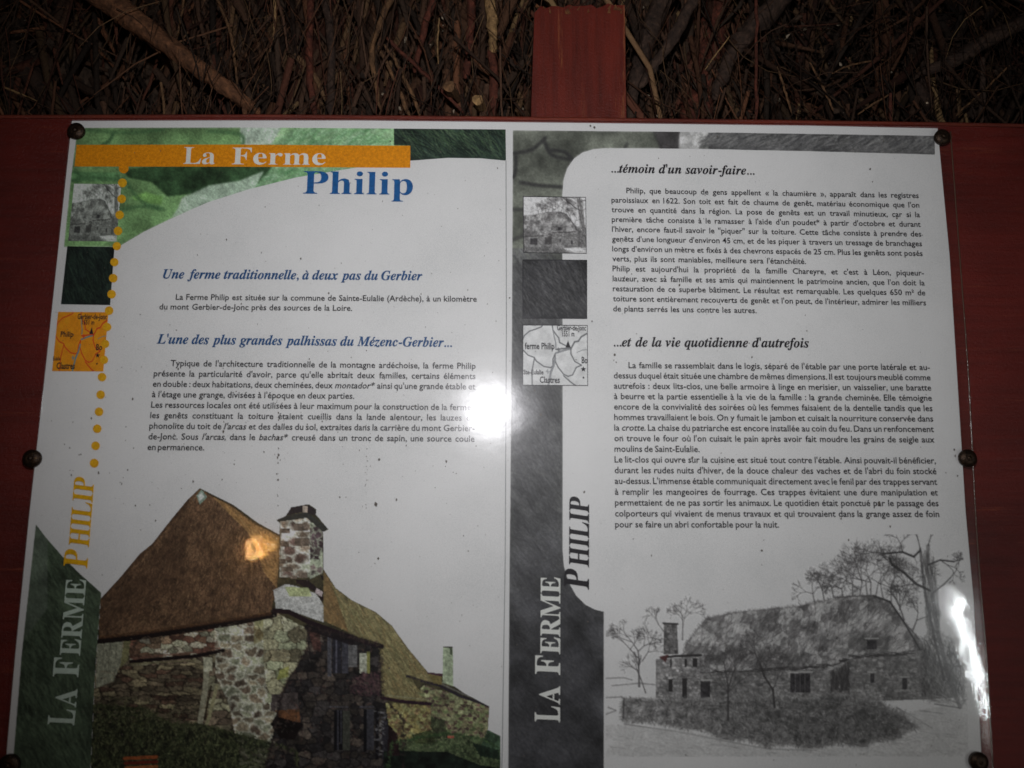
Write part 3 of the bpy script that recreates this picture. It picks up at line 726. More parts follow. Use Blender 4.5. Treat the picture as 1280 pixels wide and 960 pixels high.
# ---- the farmhouse photograph
cv = Cv(110, 606, 628, 986)
roof = [(250, 612), (262, 618), (290, 632), (320, 655), (349, 668), (350, 690), (346, 735), (338, 766), (300, 771), (240, 781), (180, 790), (125, 797), (124, 752), (150, 722), (175, 692), (190, 680), (215, 648), (235, 624)]
full = [(250, 610), (264, 617), (292, 631), (322, 653), (349, 668), (350, 654), (345, 650), (357, 645), (364, 634), (386, 630), (396, 637), (395, 643), (411, 662), (404, 665), (405, 712), (420, 735), (440, 750), (470, 765), (490, 782), (510, 810),
        (535, 840), (553, 842), (554, 808), (566, 808), (567, 857), (580, 866), (612, 883), (610, 912), (626, 920), (626, 986), (112, 986), (118, 860), (122, 800), (126, 748), (150, 722), (175, 692), (190, 680), (215, 648), (235, 624)]
FM = cv.inside(full)
cv.fill(FM, (70, 66, 48), .3, 10, 50)
# left wall
wl = cv.inside([(112, 800), (125, 797), (345, 765), (400, 800), (372, 986), (112, 986)])
cv.stones(wl, 8.5, [(150, 142, 116), (122, 112, 92), (170, 168, 138), (120, 106, 90), (156, 140, 118)], (60, 54, 44), 1.8, 2.1, 51)
up_ = cv.inside([(160, 797), (300, 778), (300, 812), (163, 826)])
cv.stones(up_, 7, [(150, 128, 104), (120, 86, 72), (176, 176, 150), (134, 104, 84), (196, 190, 168)], (70, 58, 48), 1.4, 2.0, 52)
ww = cv.inside([(268, 782), (342, 768), (382, 786), (384, 810), (366, 845), (350, 870), (345, 960), (300, 945), (286, 880), (270, 845)])
cv.stones(ww, 9.5, [(150, 140, 118), (128, 116, 98), (184, 186, 160), (112, 98, 84), (156, 160, 134)], (228, 230, 208), 4.2, 1.5, 53)
cor = cv.inside([(330, 775), (350, 768), (384, 786), (384, 810), (366, 845), (350, 870), (336, 880), (330, 830)])
cv.stones(cor, 13, [(172, 178, 146), (150, 156, 124), (190, 190, 160), (164, 162, 132), (140, 134, 108)], (74, 68, 52), 1.8, 1.6, 54)
cv.fill([(350, 838), (362, 832), (360, 846), (346, 850)], (168, 172, 88), .2, 5, alpha=.7); cv.fill([(318, 772), (330, 770), (330, 800), (318, 806)], (150, 142, 84), .2, 5, alpha=.45)
low = cv.inside([(112, 835), (255, 828), (262, 900), (112, 905)])
cv.stones(low, 5.5, [(122, 110, 90), (100, 90, 74), (144, 134, 106), (92, 72, 60)], (40, 34, 28), 1.3, 3.6, 55)
cv.fill([(122, 803), (154, 799), (152, 828), (142, 852), (120, 860)], (150, 152, 132), .15, 3, 5, ax=.5)
for x in (130, 138, 146): cv.line([(x, 802), (x-3, 852)], 1.2, (112, 112, 96), .6)
cv.fill([(156, 796), (164, 797), (160, 826), (150, 836)], (130, 128, 92), .1)
cv.line([(164, 827), (210, 823), (245, 820), (279, 813)], 4.6, (26, 18, 20)); cv.line([(164, 830), (245, 825)], 2, (128, 122, 92), .8)
cv.line([(165, 823), (245, 815), (275, 810)], 2.2, (128, 92, 80), .7)
cv.line([(259, 828), (257, 860), (250, 905)], 7, (172, 170, 146)); cv.line([(271, 858), (262, 895), (252, 925)], 4.4, (172, 168, 130)); cv.line([(264, 858), (256, 898)], 2.5, (60, 52, 40))
cv.fill([(254, 822), (265, 822), (266, 838), (255, 840)], (196, 196, 170), .2)
# undergrowth
gr = cv.inside([(112, 880), (180, 885), (215, 905), (250, 905), (290, 915), (345, 930), (372, 940), (372, 986), (112, 986)])
cv.fill(gr, (40, 46, 30), .5, 7, 60, alpha=.85)
cv.strokes(gr, 3200, math.radians(-80), 7, 1.4, [(104, 110, 74), (70, 80, 52), (30, 36, 24), (136, 142, 102), (22, 26, 20)], .5, 61, .7)
tr_ = cv.inside([(112, 862), (250, 880), (250, 930), (112, 930)])
cv.strokes(tr_, 700, math.radians(-70), 4, 1.3, [(92, 96, 60), (40, 44, 30), (128, 128, 96), (30, 30, 24)], .5, 62, .9)
cv.strokes(cv.inside([(300, 935), (372, 935), (372, 986), (300, 986)]), 260, 0.3, 9, 3.0, [(120, 124, 96), (80, 76, 66), (140, 138, 120)], .5, 63)
for k, yy in enumerate((948, 954, 960, 966, 972)): cv.line([(156+k, yy), (196, yy-2)], 4.2, [(168, 92, 52), (112, 46, 34), (176, 110, 66)][k % 3])
# shaded gable side
dk = cv.inside([(384, 782), (476, 806), (478, 868), (505, 900), (505, 986), (325, 986), (340, 925), (350, 872), (362, 846), (372, 832), (386, 806)])
cv.fill(dk, (38, 34, 36), .5, 9, 64)
cv.stones(dk, 9, [(74, 68, 62), (46, 44, 44), (102, 92, 82), (80, 76, 74)], (22, 20, 22), 2.2, 1.5, 65, .8)
cv.fill([(340, 868), (372, 865), (374, 895), (352, 892), (338, 888)], (84, 76, 74), .25, 5); cv.fill([(344, 888), (374, 886), (376, 903), (350, 902)], (120, 82, 56), .2)
cv.fill([(338, 905), (345, 895), (380, 905), (368, 925), (350, 922)], (24, 18, 18), .2)
cv.strokes(dk, 420, 0.4, 4, 2.0, [(104, 78, 70), (70, 66, 60), (96, 90, 84), (56, 40, 42)], .5, 66, 1.2)
cv.fill([(384, 786), (400, 790), (402, 815), (392, 812)], (96, 62, 56), .4, 4, alpha=.7)
for (x0, x1, y0, y1, c) in ((410, 415, 792, 846, (92, 92, 98)), (416, 427, 796, 842, (46, 46, 54)), (420, 422, 798, 842, (96, 96, 108)), (428, 436, 800, 842, (72, 72, 80)), (436, 447, 806, 834, (112, 112, 112)),
                            (450, 459, 816, 842, (196, 200, 180)), (459, 463, 814, 842, (150, 150, 90)), (412, 436, 882, 885, (86, 84, 88)), (418, 429, 887, 938, (20, 20, 24)), (422, 423.4, 887, 938, (70, 70, 78)), (426, 427.4, 887, 930, (60, 60, 66)), (429, 438, 888, 938, (72, 74, 66)),
                            (450, 468, 882, 885, (80, 78, 84)), (455, 459, 886, 940, (18, 18, 22)), (459, 468, 886, 938, (66, 66, 72)), (470, 474, 885, 950, (24, 22, 26)), (478, 486, 900, 950, (50, 48, 54))):
    cv.fill([(x0, y0), (x1, y0+.5), (x1, y1), (x0, y1)], c, .15, 3)
cv.strokes(cv.inside([(440, 842), (476, 838), (478, 872), (436, 868)]), 260, 1.2, 6, 1.8, [(88, 62, 68), (56, 44, 50), (110, 84, 84)], .6, 67, .8)
cv.strokes(cv.inside([(468, 888), (484, 888), (482, 945), (468, 945)]), 60, 0, 3, 2, [(160, 160, 160), (90, 90, 96)], .6, 68, .8)
# left thatch roof
rm = cv.fill(roof, (104, 80, 60), .28, 12, 70)
cv.strokes(rm, 6500, lambda x, y: math.radians(112+(250-x)*.12), 7, 1.2, [(132, 102, 76), (80, 60, 46), (114, 86, 64), (60, 44, 36), (156, 126, 94)], .45, 71, .3)
for k_ in range(5): cv.fill([(124, 752+k_*6), (190, 682+k_*8), (235, 626+k_*6), (230, 690+k_*12), (180, 740+k_*10), (124, 790)], (62, 46, 36), .2, 9, 170+k_, alpha=.09)
lt = cv.inside([(262, 618), (290, 632), (320, 655), (349, 668), (350, 690), (346, 735), (330, 715), (322, 690), (310, 665), (285, 640)])
cv.fill(lt, (176, 142, 92), .22, 10, 72, alpha=.6); cv.strokes(lt, 900, math.radians(60), 8, 1.3, [(190, 152, 96), (140, 104, 64), (170, 130, 84)], .4, 73)
cv.line([(124, 752), (150, 722), (190, 681), (235, 626)], 4, (66, 48, 36), .6); cv.line([(262, 618), (290, 632), (320, 655), (349, 669)], 1.8, (64, 54, 40), .8)
cv.fill([(252, 612), (259, 621), (250, 631), (246, 620)], (150, 172, 156)); cv.fill([(252, 615), (256, 621), (250, 627), (248, 620)], (215, 222, 214))
cv.line([(112, 802), (135, 800), (165, 797), (230, 788), (300, 777), (343, 768)], 7.5, (24, 17, 18)); cv.line([(124, 797), (180, 791), (240, 782), (300, 773), (338, 767)], 4, (80, 54, 38), .8)
# chimney
cl_ = cv.inside([(351, 652), (388, 647), (388, 722), (349, 722)]); cr_ = cv.inside([(388, 647), (404, 664), (404, 716), (388, 724)])
cv.stones(cl_, 10, [(124, 108, 92), (142, 128, 112), (204, 212, 186), (116, 96, 88), (206, 210, 188)], (232, 235, 220), 5.5, 1.6, 80)
cv.stones(cr_, 8, [(96, 80, 84), (74, 60, 64), (180, 190, 164), (120, 108, 104)], (190, 198, 176), 2.6, 1.0, 81)
for (a, b, c_, d) in ((368, 654, 385, 664), (352, 660, 362, 667), (369, 672, 386, 683), (352, 676, 361, 684), (353, 708, 366, 715), (350, 698, 357, 705), (359, 698, 365, 704), (374, 715, 384, 723), (364, 719, 371, 724)):
    cv.fill([(a, b+1), (c_, b), (c_+1, d), (a-1, d)], (116, 104, 92), .25, 4)
cv.fill([(358, 642), (365, 634), (385, 631), (395, 638), (394, 644), (378, 640), (360, 644)], (46, 40, 42)); cv.fill([(379, 633), (384.5, 633), (384.5, 641), (379, 641)], (190, 176, 160))
cv.fill([(346, 650), (358, 645), (383, 640), (388, 643), (410, 660), (404, 665), (383, 647), (350, 652)], (56, 58, 54)); cv.line([(350, 653), (352, 720)], 1, (110, 110, 96), .6)
cv.fill([(370, 725), (384, 724), (396, 734), (395, 740), (380, 733), (371, 729)], (38, 28, 32)); cv.fill([(398, 742), (410, 748), (402, 752)], (40, 30, 30))
cv.fill([(400, 718), (408, 722), (404, 726)], (30, 24, 26)); cv.fill([(396, 735), (404, 740), (402, 746), (394, 741)], (210, 196, 196))
cv.fill([(342, 738), (358, 730), (372, 733), (395, 742), (404, 755), (405, 778), (385, 771), (360, 762), (345, 760)], (206, 208, 204), .08, 8, 82)
cv.fill([(356, 733), (386, 735), (390, 746), (362, 745)], (190, 200, 150), .12, 6)
# olive roof
ol = cv.inside([(405, 712), (420, 735), (440, 750), (470, 765), (490, 782), (510, 810), (535, 840), (545, 855), (530, 853), (510, 847), (522, 860), (534, 877), (478, 873), (475, 808), (405, 776)])
cv.fill(ol, (136, 128, 92), .22, 14, 90)
cv.strokes(ol, 3600, lambda x, y: math.radians(62-(x-405)*.05), 12, 1.4, [(158, 148, 104), (112, 106, 76), (150, 126, 86), (176, 168, 124), (124, 124, 86)], .42, 91, .12)
cv.fill([(405, 712), (414, 728), (436, 790), (405, 776)], (128, 94, 60), .2, 8, alpha=.55)
cv.line([(405, 712), (420, 735), (440, 750), (470, 765), (490, 782), (510, 810), (535, 840)], 2, (110, 104, 84), .7)
cv.line([(343, 763), (362, 765), (385, 777), (420, 790), (450, 800), (477, 808)], 6, (34, 22, 28)); cv.line([(384, 784), (440, 803)], 7, (24, 18, 22), .8)
# little wing
wg = cv.inside([(530, 856), (575, 870), (612, 884), (609, 925), (575, 925), (538, 925), (538, 880), (522, 866)])
cv.stones(wg, 4.2, [(130, 124, 96), (104, 84, 76), (150, 154, 118), (120, 132, 92), (92, 76, 70)], (150, 154, 112), 1.2, 1.4, 92)
w2 = cv.inside([(482, 878), (538, 882), (540, 935), (500, 932), (486, 905)])
cv.stones(w2, 4.2, [(160, 148, 96), (132, 112, 82), (172, 170, 118), (118, 96, 74)], (170, 164, 110), 1.2, 1.3, 93)
cv.line([(477, 872), (505, 877), (538, 880)], 4, (48, 28, 40)); cv.line([(484, 869), (536, 875)], 1.6, (150, 150, 120), .7)
cv.line([(509, 845), (530, 852), (548, 856), (575, 870), (611, 882)], 3.4, (50, 44, 52)); cv.line([(548, 853), (578, 867), (611, 879)], 2, (124, 122, 120), .8)
cv.line([(536, 840), (553, 843)], 5, (84, 56, 66)); cv.fill([(535, 842), (553, 846), (553, 856), (542, 854)], (130, 118, 76))
cv.fill([(554, 808), (566, 808), (567, 858), (553, 853)], (172, 186, 156), .16, 4, 94); cv.line([(554, 808), (566, 809)], 2.2, (80, 78, 74)); cv.fill([(562, 810), (566, 810), (566, 820), (563, 818)], (90, 100, 80))
# lawn and bushes
lw = cv.inside([(490, 928), (520, 922), (560, 916), (600, 922), (626, 935), (626, 986), (480, 986)])
cv.fill(lw, (74, 88, 60), .45, 7, 95)
cv.strokes(lw, 1500, -1.2, 5, 1.6, [(104, 118, 84), (50, 60, 44), (130, 140, 104)], .5, 96, .8)
cv.fill([(538, 895), (556, 900), (560, 922), (540, 924)], (54, 62, 44), .4, 5, alpha=.8); cv.fill([(515, 918), (540, 912), (545, 928), (520, 930)], (74, 84, 54), .4, 5)
cv.fill([(612, 905), (620, 910), (626, 915), (626, 945), (600, 935)], (70, 92, 70), .3, 6); cv.fill([(590, 928), (626, 938), (626, 950), (600, 945)], (34, 48, 36), .3, 6)
cv.fill([(480, 938), (560, 940), (600, 956), (626, 960), (626, 986), (480, 986)], (26, 34, 28), .4, 8)
cv.fill([(486, 905), (497, 918), (500, 945), (484, 945)], (40, 26, 28), .3); cv.fill([(560, 920), (568, 920), (568, 923), (560, 923)], (190, 100, 84))
cv.strokes(ww | cor, 350, .2, 3, 1.6, [(206, 210, 184), (96, 84, 72), (176, 176, 150), (70, 60, 54)], .4, 101, 1.4)
cv.strokes(up_ | low, 500, .05, 5, 1.2, [(170, 160, 130), (60, 50, 42), (130, 112, 92)], .4, 102, .4)
cv.strokes(wg | w2, 500, .2, 2, 1.4, [(190, 192, 150), (84, 70, 62), (140, 150, 104)], .4, 103, 1.4)
cv.fuzz(lw, 500, 5, 2, [(60, 84, 52), (44, 64, 40), (90, 116, 74)], .6, 104); cv.fuzz(gr, 700, 7, 1.8, [(70, 78, 50), (40, 44, 30), (96, 100, 70)], .6, 105)
cv.fuzz(dk, 500, 6, 2.4, [(44, 36, 36), (30, 26, 28), (80, 66, 60)], .6, 106); cv.fuzz(rm, 300, 4, 1.2, [(92, 68, 46), (130, 100, 66)], .6, 107); cv.fuzz(ol, 260, 4, 1.2, [(120, 112, 70), (90, 84, 60)], .6, 108)
cv.a[~FM] = (226, 226, 225)
cv.grain(.26, 1.5)
print_mesh('farmhouse_photograph', cv, full, -.0004, lp)

# ---- the pencil drawing
cv = Cv(757, 668, 1212, 946, 2, (231, 231, 230))
rs = np.random.RandomState(77)
K0 = (74, 72, 72)
def tree(x, y, a, L_, wd, depth, spread=.5, c=K0, al=.75):
    if depth == 0 or L_ < 2: return
    x2 = x+math.cos(a)*L_; y2 = y-math.sin(a)*L_
    cv.seg(x, y, x2, y2, wd, wd*.7, c, al)
    for k in range(2 + (rs.rand() < .6)):
        tree(x2, y2, a+rs.normal()*spread+(k-.8)*.45, L_*rs.uniform(.6, .86), max(wd*.66, .5), depth-1, spread, c, al*.95)
# far trees
tree(799, 858, 1.6, 24, 2.6, 2, .1); tree(799, 830, 1.65, 16, 2.2, 7, .42); tree(797, 822, 2.3, 14, 1.5, 6, .4); tree(803, 826, 1.0, 13, 1.4, 6, .4); tree(807, 866, 1.9, 18, 1.6, 5, .3)
tree(853, 800, 1.55, 15, 1.8, 7, .4, al=.6); tree(830, 790, 2.2, 12, 1.3, 6, .4, al=.6); tree(826, 800, 2.9, 12, 1.2, 5, .4, al=.6)
for x, y in ((1018, 754), (1030, 750), (1042, 748), (1054, 748)): tree(x, y, 1.75, 12, 1.9, 7, .5, al=.65)
for x, y in ((1066, 750), (1074, 748), (1084, 746), (1094, 748), (1104, 750), (1114, 754), (1088, 748), (1124, 762)): tree(x, y, 1.55+rs.normal()*.28, 20, 2.0, 7, .5, (84, 82, 82), .62)
tree(1130, 775, 1.9, 16, 2.2, 6, .5); tree(1140, 790, 1.2, 16, 2.2, 6, .5)
# roof
rf = cv.inside([(862, 842), (852, 822), (857, 805), (870, 788), (882, 773), (920, 765), (960, 761), (1000, 757), (1042, 747), (1065, 744), (1092, 745), (1112, 753), (1128, 775), (1148, 798), (1152, 818), (1100, 820), (1062, 822), (1045, 832), (1000, 836), (930, 840)])
cv.fill(rf, (162, 161, 160), .32, 13, 78)
lite = (vnoise(cv.h, cv.w, 28, 3, 79) > .54) & rf; cv.a[lite] = cv.a[lite]*.25+np.array((214, 214, 212))*.75
drk = (vnoise(cv.h, cv.w, 26, 3, 80) > .60) & rf; cv.a[drk] = cv.a[drk]*.5+np.array((78, 76, 76))*.5
cv.strokes(rf, 2200, math.radians(125), 10, 1.0, [(90, 88, 88), (190, 190, 188), (66, 64, 64), (120, 118, 118)], .45, 81, .35)
cv.fuzz(rf, 900, 6, 1.1, [(90, 88, 88), (120, 118, 118), (150, 149, 148)], .6, 191)
cv.line([(1042, 747), (1092, 744), (1112, 752), (1128, 775), (1150, 800)], 1.6, (80, 78, 78), .6)
cv.strokes(cv.inside([(862, 838), (930, 837), (1040, 829), (1062, 818), (1150, 812), (1150, 820), (1062, 826), (1040, 838), (930, 845), (862, 846)]), 260, .02, 12, 1.8, [(56, 54, 54), (80, 78, 78)], .6, 192, .15)
# walls
wm = cv.inside([(873, 842), (1040, 836), (1062, 824), (1150, 818), (1152, 874), (1060, 878), (873, 880)])
cv.fill(wm, (132, 131, 130), .2, 6, 82); cv.stones(wm, 3.4, [(150, 150, 148), (128, 127, 126), (170, 169, 168)], (104, 103, 102), 1.0, 2.0, 83, .6)
ws_ = cv.inside([(1168, 826), (1196, 832), (1196, 872), (1152, 874), (1150, 816)]); cv.fill(ws_, (150, 149, 148), .15, 6)
cv.strokes(cv.inside([(1150, 800), (1170, 812), (1172, 872), (1150, 874)]), 500, 1.5, 14, 1.2, [(64, 62, 62), (86, 84, 84)], .5, 84, .2)
cv.strokes(cv.inside([(1038, 838), (1062, 826), (1062, 872), (1038, 874)]), 420, 1.5, 12, 1.2, [(60, 58, 58), (84, 82, 82)], .5, 85, .2)
for b in ((988, 842, 1013, 866), (1088, 842, 1093, 854), (1128, 848, 1134, 862), (1084, 800, 1096, 812), (870, 852, 888, 872)):
    cv.fill([(b[0], b[1]), (b[2], b[1]), (b[2], b[3]), (b[0], b[3])], (66, 64, 66), .3, 3); cv.line([(b[0]-3, b[1]-2), (b[2]+2, b[1]-2)], 1.6, (205, 205, 203), .8)
for x in (994, 1000, 1006): cv.line([(x, 842), (x, 866)], .7, (130, 128, 128), .8)
hs = cv.inside([(820, 824), (874, 821), (876, 876), (820, 872)]); cv.fill(hs, (160, 159, 158), .15, 4); cv.stones(hs, 3.2, [(176, 175, 174), (140, 139, 138)], (112, 111, 110), 1, 1.8, 86, .7)
cv.line([(826, 822), (845, 820), (876, 819)], 3, (62, 60, 60)); cv.fill([(824, 821), (836, 818), (832, 828)], (92, 60, 60))
for b in ((836, 849, 841, 865), (853, 848, 859, 876), (838, 824, 840, 835), (856, 824, 859, 834), (866, 823, 872, 834)): cv.fill([(b[0], b[1]), (b[2], b[1]), (b[2], b[3]), (b[0], b[3])], (60, 58, 58))
ch = cv.inside([(830, 779), (846, 780), (848, 818), (829, 818)]); cv.fill(ch, (120, 119, 118), .2, 3); cv.stones(ch, 3.2, [(140, 139, 138), (104, 103, 102)], (78, 76, 76), 1, 1.6, 87, .7); cv.line([(829, 779), (847, 780)], 2.2, (70, 68, 68))
# hedge and dry stone wall in front
hg = cv.inside([(779, 874), (820, 877), (860, 874), (900, 878), (930, 872), (965, 868), (1010, 872), (1045, 866), (1075, 872), (1100, 876), (1112, 888), (1130, 892), (1134, 902), (1148, 908), (1132, 914), (1118, 925), (1096, 924), (1080, 933), (1050, 928), (1010, 935), (985, 928), (960, 932), (930, 922), (905, 924), (880, 911), (850, 909), (820, 901), (779, 899)])
cv.fill(hg, (158, 157, 156), .26, 7, 88)
hd = np.clip((cv.X-780)/220, 0, 1)[hg][:, None]; cv.a[hg] = cv.a[hg]*(1-.28*hd)
cv.strokes(hg, 2700, 1.2, 4.5, 1.2, [(76, 75, 74), (110, 109, 108), (190, 190, 188), (94, 93, 92), (66, 65, 65), (176, 176, 174)], .5, 89, 1.2)
cv.fuzz(hg, 2600, 10, 1.5, [(90, 89, 88), (120, 119, 118), (160, 159, 158), (190, 190, 188)], .55, 193); cv.strokes(cv.inside([(779, 870), (900, 876), (1060, 876), (1120, 886), (1110, 896), (1060, 888), (900, 888), (779, 880)]), 700, .3, 6, 1.4, [(74, 73, 72), (110, 109, 108), (150, 149, 148)], .5, 194, 1.0); cv.line([(780, 872), (779, 898)], 1.5, (70, 68, 68), .8)
for pts in (([(757, 848), (780, 847), (790, 850)]), ([(765, 857), (800, 854), (820, 856)]), ([(757, 872), (778, 871)]), ([(760, 884), (770, 888), (757, 893)]), ([(780, 905), (850, 915), (905, 926), (960, 936), (1020, 938)]), ([(1120, 884), (1145, 898), (1165, 910)]), ([(1152, 874), (1180, 872), (1200, 880)]), ([(1150, 888), (1178, 892)])):
    cv.line(pts, 1.6, (116, 114, 114), .6)
gd = cv.inside([(757, 905), (850, 912), (960, 936), (1090, 934), (1150, 915), (1130, 890), (1210, 878), (1210, 946), (757, 946)]); cv.fill(gd, (205, 205, 203), .08, 20, 90, alpha=.5)
cv.strokes(gd, 260, .15, 12, 1.0, [(150, 149, 148), (170, 169, 168)], .3, 91, .2)
# near trees
sh2 = cv.inside([(1150, 800), (1166, 786), (1190, 800), (1204, 840), (1206, 880), (1170, 876), (1150, 872)])
cv.strokes(sh2, 1300, 1.3, 14, 1.2, [(96, 95, 94), (130, 129, 128), (70, 69, 68), (180, 180, 178)], .4, 195, .5); cv.fuzz(sh2, 300, 9, 1.2, [(120, 119, 118), (160, 159, 158)], .5, 196)
cv.strokes(cv.inside([(1150, 690), (1166, 684), (1172, 740), (1176, 800), (1158, 800), (1154, 740)]), 420, 1.45, 16, 1.1, [(70, 69, 68), (110, 109, 108), (160, 159, 158)], .45, 197, .12)
tree(910, 900, 1.57, 40, 2.8, 2, .1, al=.85)
for a in (.8, 1.1, 1.35, 1.6, 1.85, 2.1, 2.4): tree(910, 866, a, 19, 1.7, 6, .28, al=.5)
cv.line([(968, 884), (966, 862), (955, 845), (950, 830)], 2.6, (64, 62, 62), .85); tree(950, 830, 2.0, 14, 1.6, 6, .4); tree(966, 862, 1.2, 14, 1.4, 6, .4); tree(956, 845, 1.5, 13, 1.5, 6, .4)
cv.line([(1160, 682), (1158, 712), (1166, 745), (1172, 790), (1186, 850), (1200, 884)], 4.5, (96, 94, 94), .55); cv.line([(1150, 686), (1154, 730), (1160, 760), (1168, 800), (1180, 850)], 3, (72, 70, 70), .6)
cv.line([(1150, 688), (1142, 696), (1128, 690), (1104, 692)], 2.6, (64, 62, 62), .9); cv.line([(1162, 738), (1145, 730), (1130, 716), (1115, 706), (1112, 698)], 3, (58, 56, 56), .9); cv.line([(1160, 706), (1175, 700), (1192, 702)], 2.2, (72, 70, 70), .9)
cv.line([(1165, 742), (1180, 730), (1188, 722)], 1.8, (80, 78, 78), .8); cv.line([(1168, 880), (1200, 885)], 1.5, (80, 78, 78), .6)
for x, y, a in ((1104, 692, 3.0), (1128, 690, 1.8), (1130, 716, 2.4), (1145, 730, 3.2), (1188, 722, .9), (1192, 702, .3), (1150, 686, 1.8), (1160, 682, 1.3), (1175, 700, -.6), (1186, 850, 1.4)):
    tree(x, y, a, 11, 1.4, 6, .45, al=.8)
cv.line([(1092, 745), (1112, 752), (1128, 775), (1150, 812)], 2.4, (60, 58, 58), .8)
sk_mask = [(757, 668), (1206, 668), (1211, 740), (1212, 946), (757, 946)]
cv.grain(.1, 1.4); cv.blur(1)
# paper outside the strokes stays paper: only inked cells are printed
ink = (cv.a.mean(2) < 214)
g = np.pad(ink, 3); acc = np.zeros_like(ink)
for dy in range(0, 7, 1):
    for dx in range(0, 7, 1): acc |= g[dy:dy+cv.h, dx:dx+cv.w]
print_mesh('pencil_drawing', cv, None, -.00035, rp_, 1.0, acc & cv.inside([(757, 668), (1200, 668), (1209, 740), (1212, 800), (1212, 946), (757, 946)]))
SK = cv

# ---- thumbnails
def framed(quad, y, parent, wd=1.0, m=None):
    q = [tuple(p) for p in quad]; q = q+[q[0], q[1]]
    o = ribbon('picture_frame_line', q[:5], wd, m or M_dark, parent, y)
    return o
th = Cv(0, 0, 80, 72, 2); U_ = (th.X/80); W_ = (th.Y/72)
th.a = SK.sample(965+U_*215, 690+W_*205)*1.0; th.a = np.clip(th.a*1.02, 0, 235); th.grain(.15)
qR1 = [(654, 246), (732, 247), (733, 317), (654.5, 316)]
patch_mesh('small_drawing', th, qR1, -.0006, rp_, 80, 74); framed(qR1, -.00075, rp_)
th2 = Cv(0, 0, 64, 72, 2); th2.a = np.clip(th.sample(th2.X*80/64, th2.Y)*np.array((.96, 1.0, .96)), 0, 232)
qL1 = [(93, 230), (152, 230.5), (146, 302), (85.5, 301.5)]
patch_mesh('small_drawing', th2, qL1, -.0006, lp, 66, 74)
for nm, q, par, cols, base, fr in (('small_thatch_picture', [(84.5, 308), (143.5, 309), (138, 381.5), (76.5, 380.5)], lp, [(44, 60, 50), (20, 26, 24), (56, 74, 60), (30, 40, 36)], (32, 40, 38), False),
                     ('small_thatch_picture', [(653.5, 325), (733.5, 325.5), (733.5, 398.5), (653.5, 398)], rp_, [(92, 92, 92), (40, 40, 42), (66, 66, 68), (110, 110, 110), (50, 50, 50)], (60, 60, 62), True)):
    t_ = Cv(0, 0, 80, 72, 2); mm = np.ones((t_.h, t_.w), bool); thatch_tex(t_, mm, cols, base, 1500, math.radians(55), 14, 71, 1.4, .4); t_.grain(.2)
    patch_mesh(nm, t_, q, -.0006, par, 70, 64)
    if fr: framed(q, -.00075, par)
# maps: drawn on a 100 x 90 field
def map_cv(bgc, roadc, roadw, riverc):
    c = Cv(0, 0, 80, 72, 4, bgc); c.fill(np.ones((c.h, c.w), bool), bgc, .06, 8, 7)
    R_ = lambda pts, w_=roadw, k=roadc: c.line([(x*80/860, y*72/800) for x, y in pts], w_, k, .9)
    R_([(0, 190), (20, 140), (90, 80), (180, 50), (250, 20), (262, 0)])
    R_([(0, 330), (70, 400), (150, 430), (180, 480), (280, 550), (370, 565), (400, 540), (400, 450), (430, 380)])
    R_([(155, 440), (120, 620), (125, 800)])
    R_([(395, 0), (400, 60), (440, 120), (480, 170), (490, 230), (570, 270)])
    R_([(400, 50), (420, 160), (440, 240), (440, 300)], roadw, riverc)
    R_([(440, 370), (560, 330), (640, 310)], roadw*1.6, riverc); R_([(440, 320), (640, 300)], roadw*1.2)
    R_([(640, 310), (690, 220), (740, 210), (780, 150), (850, 110)], roadw*1.3); R_([(640, 310), (640, 380), (690, 480), (780, 530), (710, 560), (660, 660), (600, 680), (540, 650), (470, 560), (430, 480), (430, 380)])
    R_([(540, 670), (640, 760), (700, 800)]); R_([(400, 560), (370, 640), (340, 800)], roadw*1.7, riverc); R_([(430, 440), (410, 540), (370, 620)], roadw*1.7, riverc)
    R_([(720, 360), (790, 330), (860, 320)], roadw*.6, riverc)
    for x, y, kk in ((475, 330, roadc), (330, 620, riverc)):
        R_([(x-22, y), (x+22, y)], .9, kk); R_([(x, y-30), (x, y+30)], .9, kk); R_([(x-16, y-20), (x+16, y+20)], .7, kk)
    return c
def in_quad(q, fx, fy):
    tl, tr, br, bl_ = [np.array(p, float) for p in q]
    return tuple((tl*(1-fx)+tr*fx)*(1-fy)+(bl_*(1-fx)+br*fx)*fy)
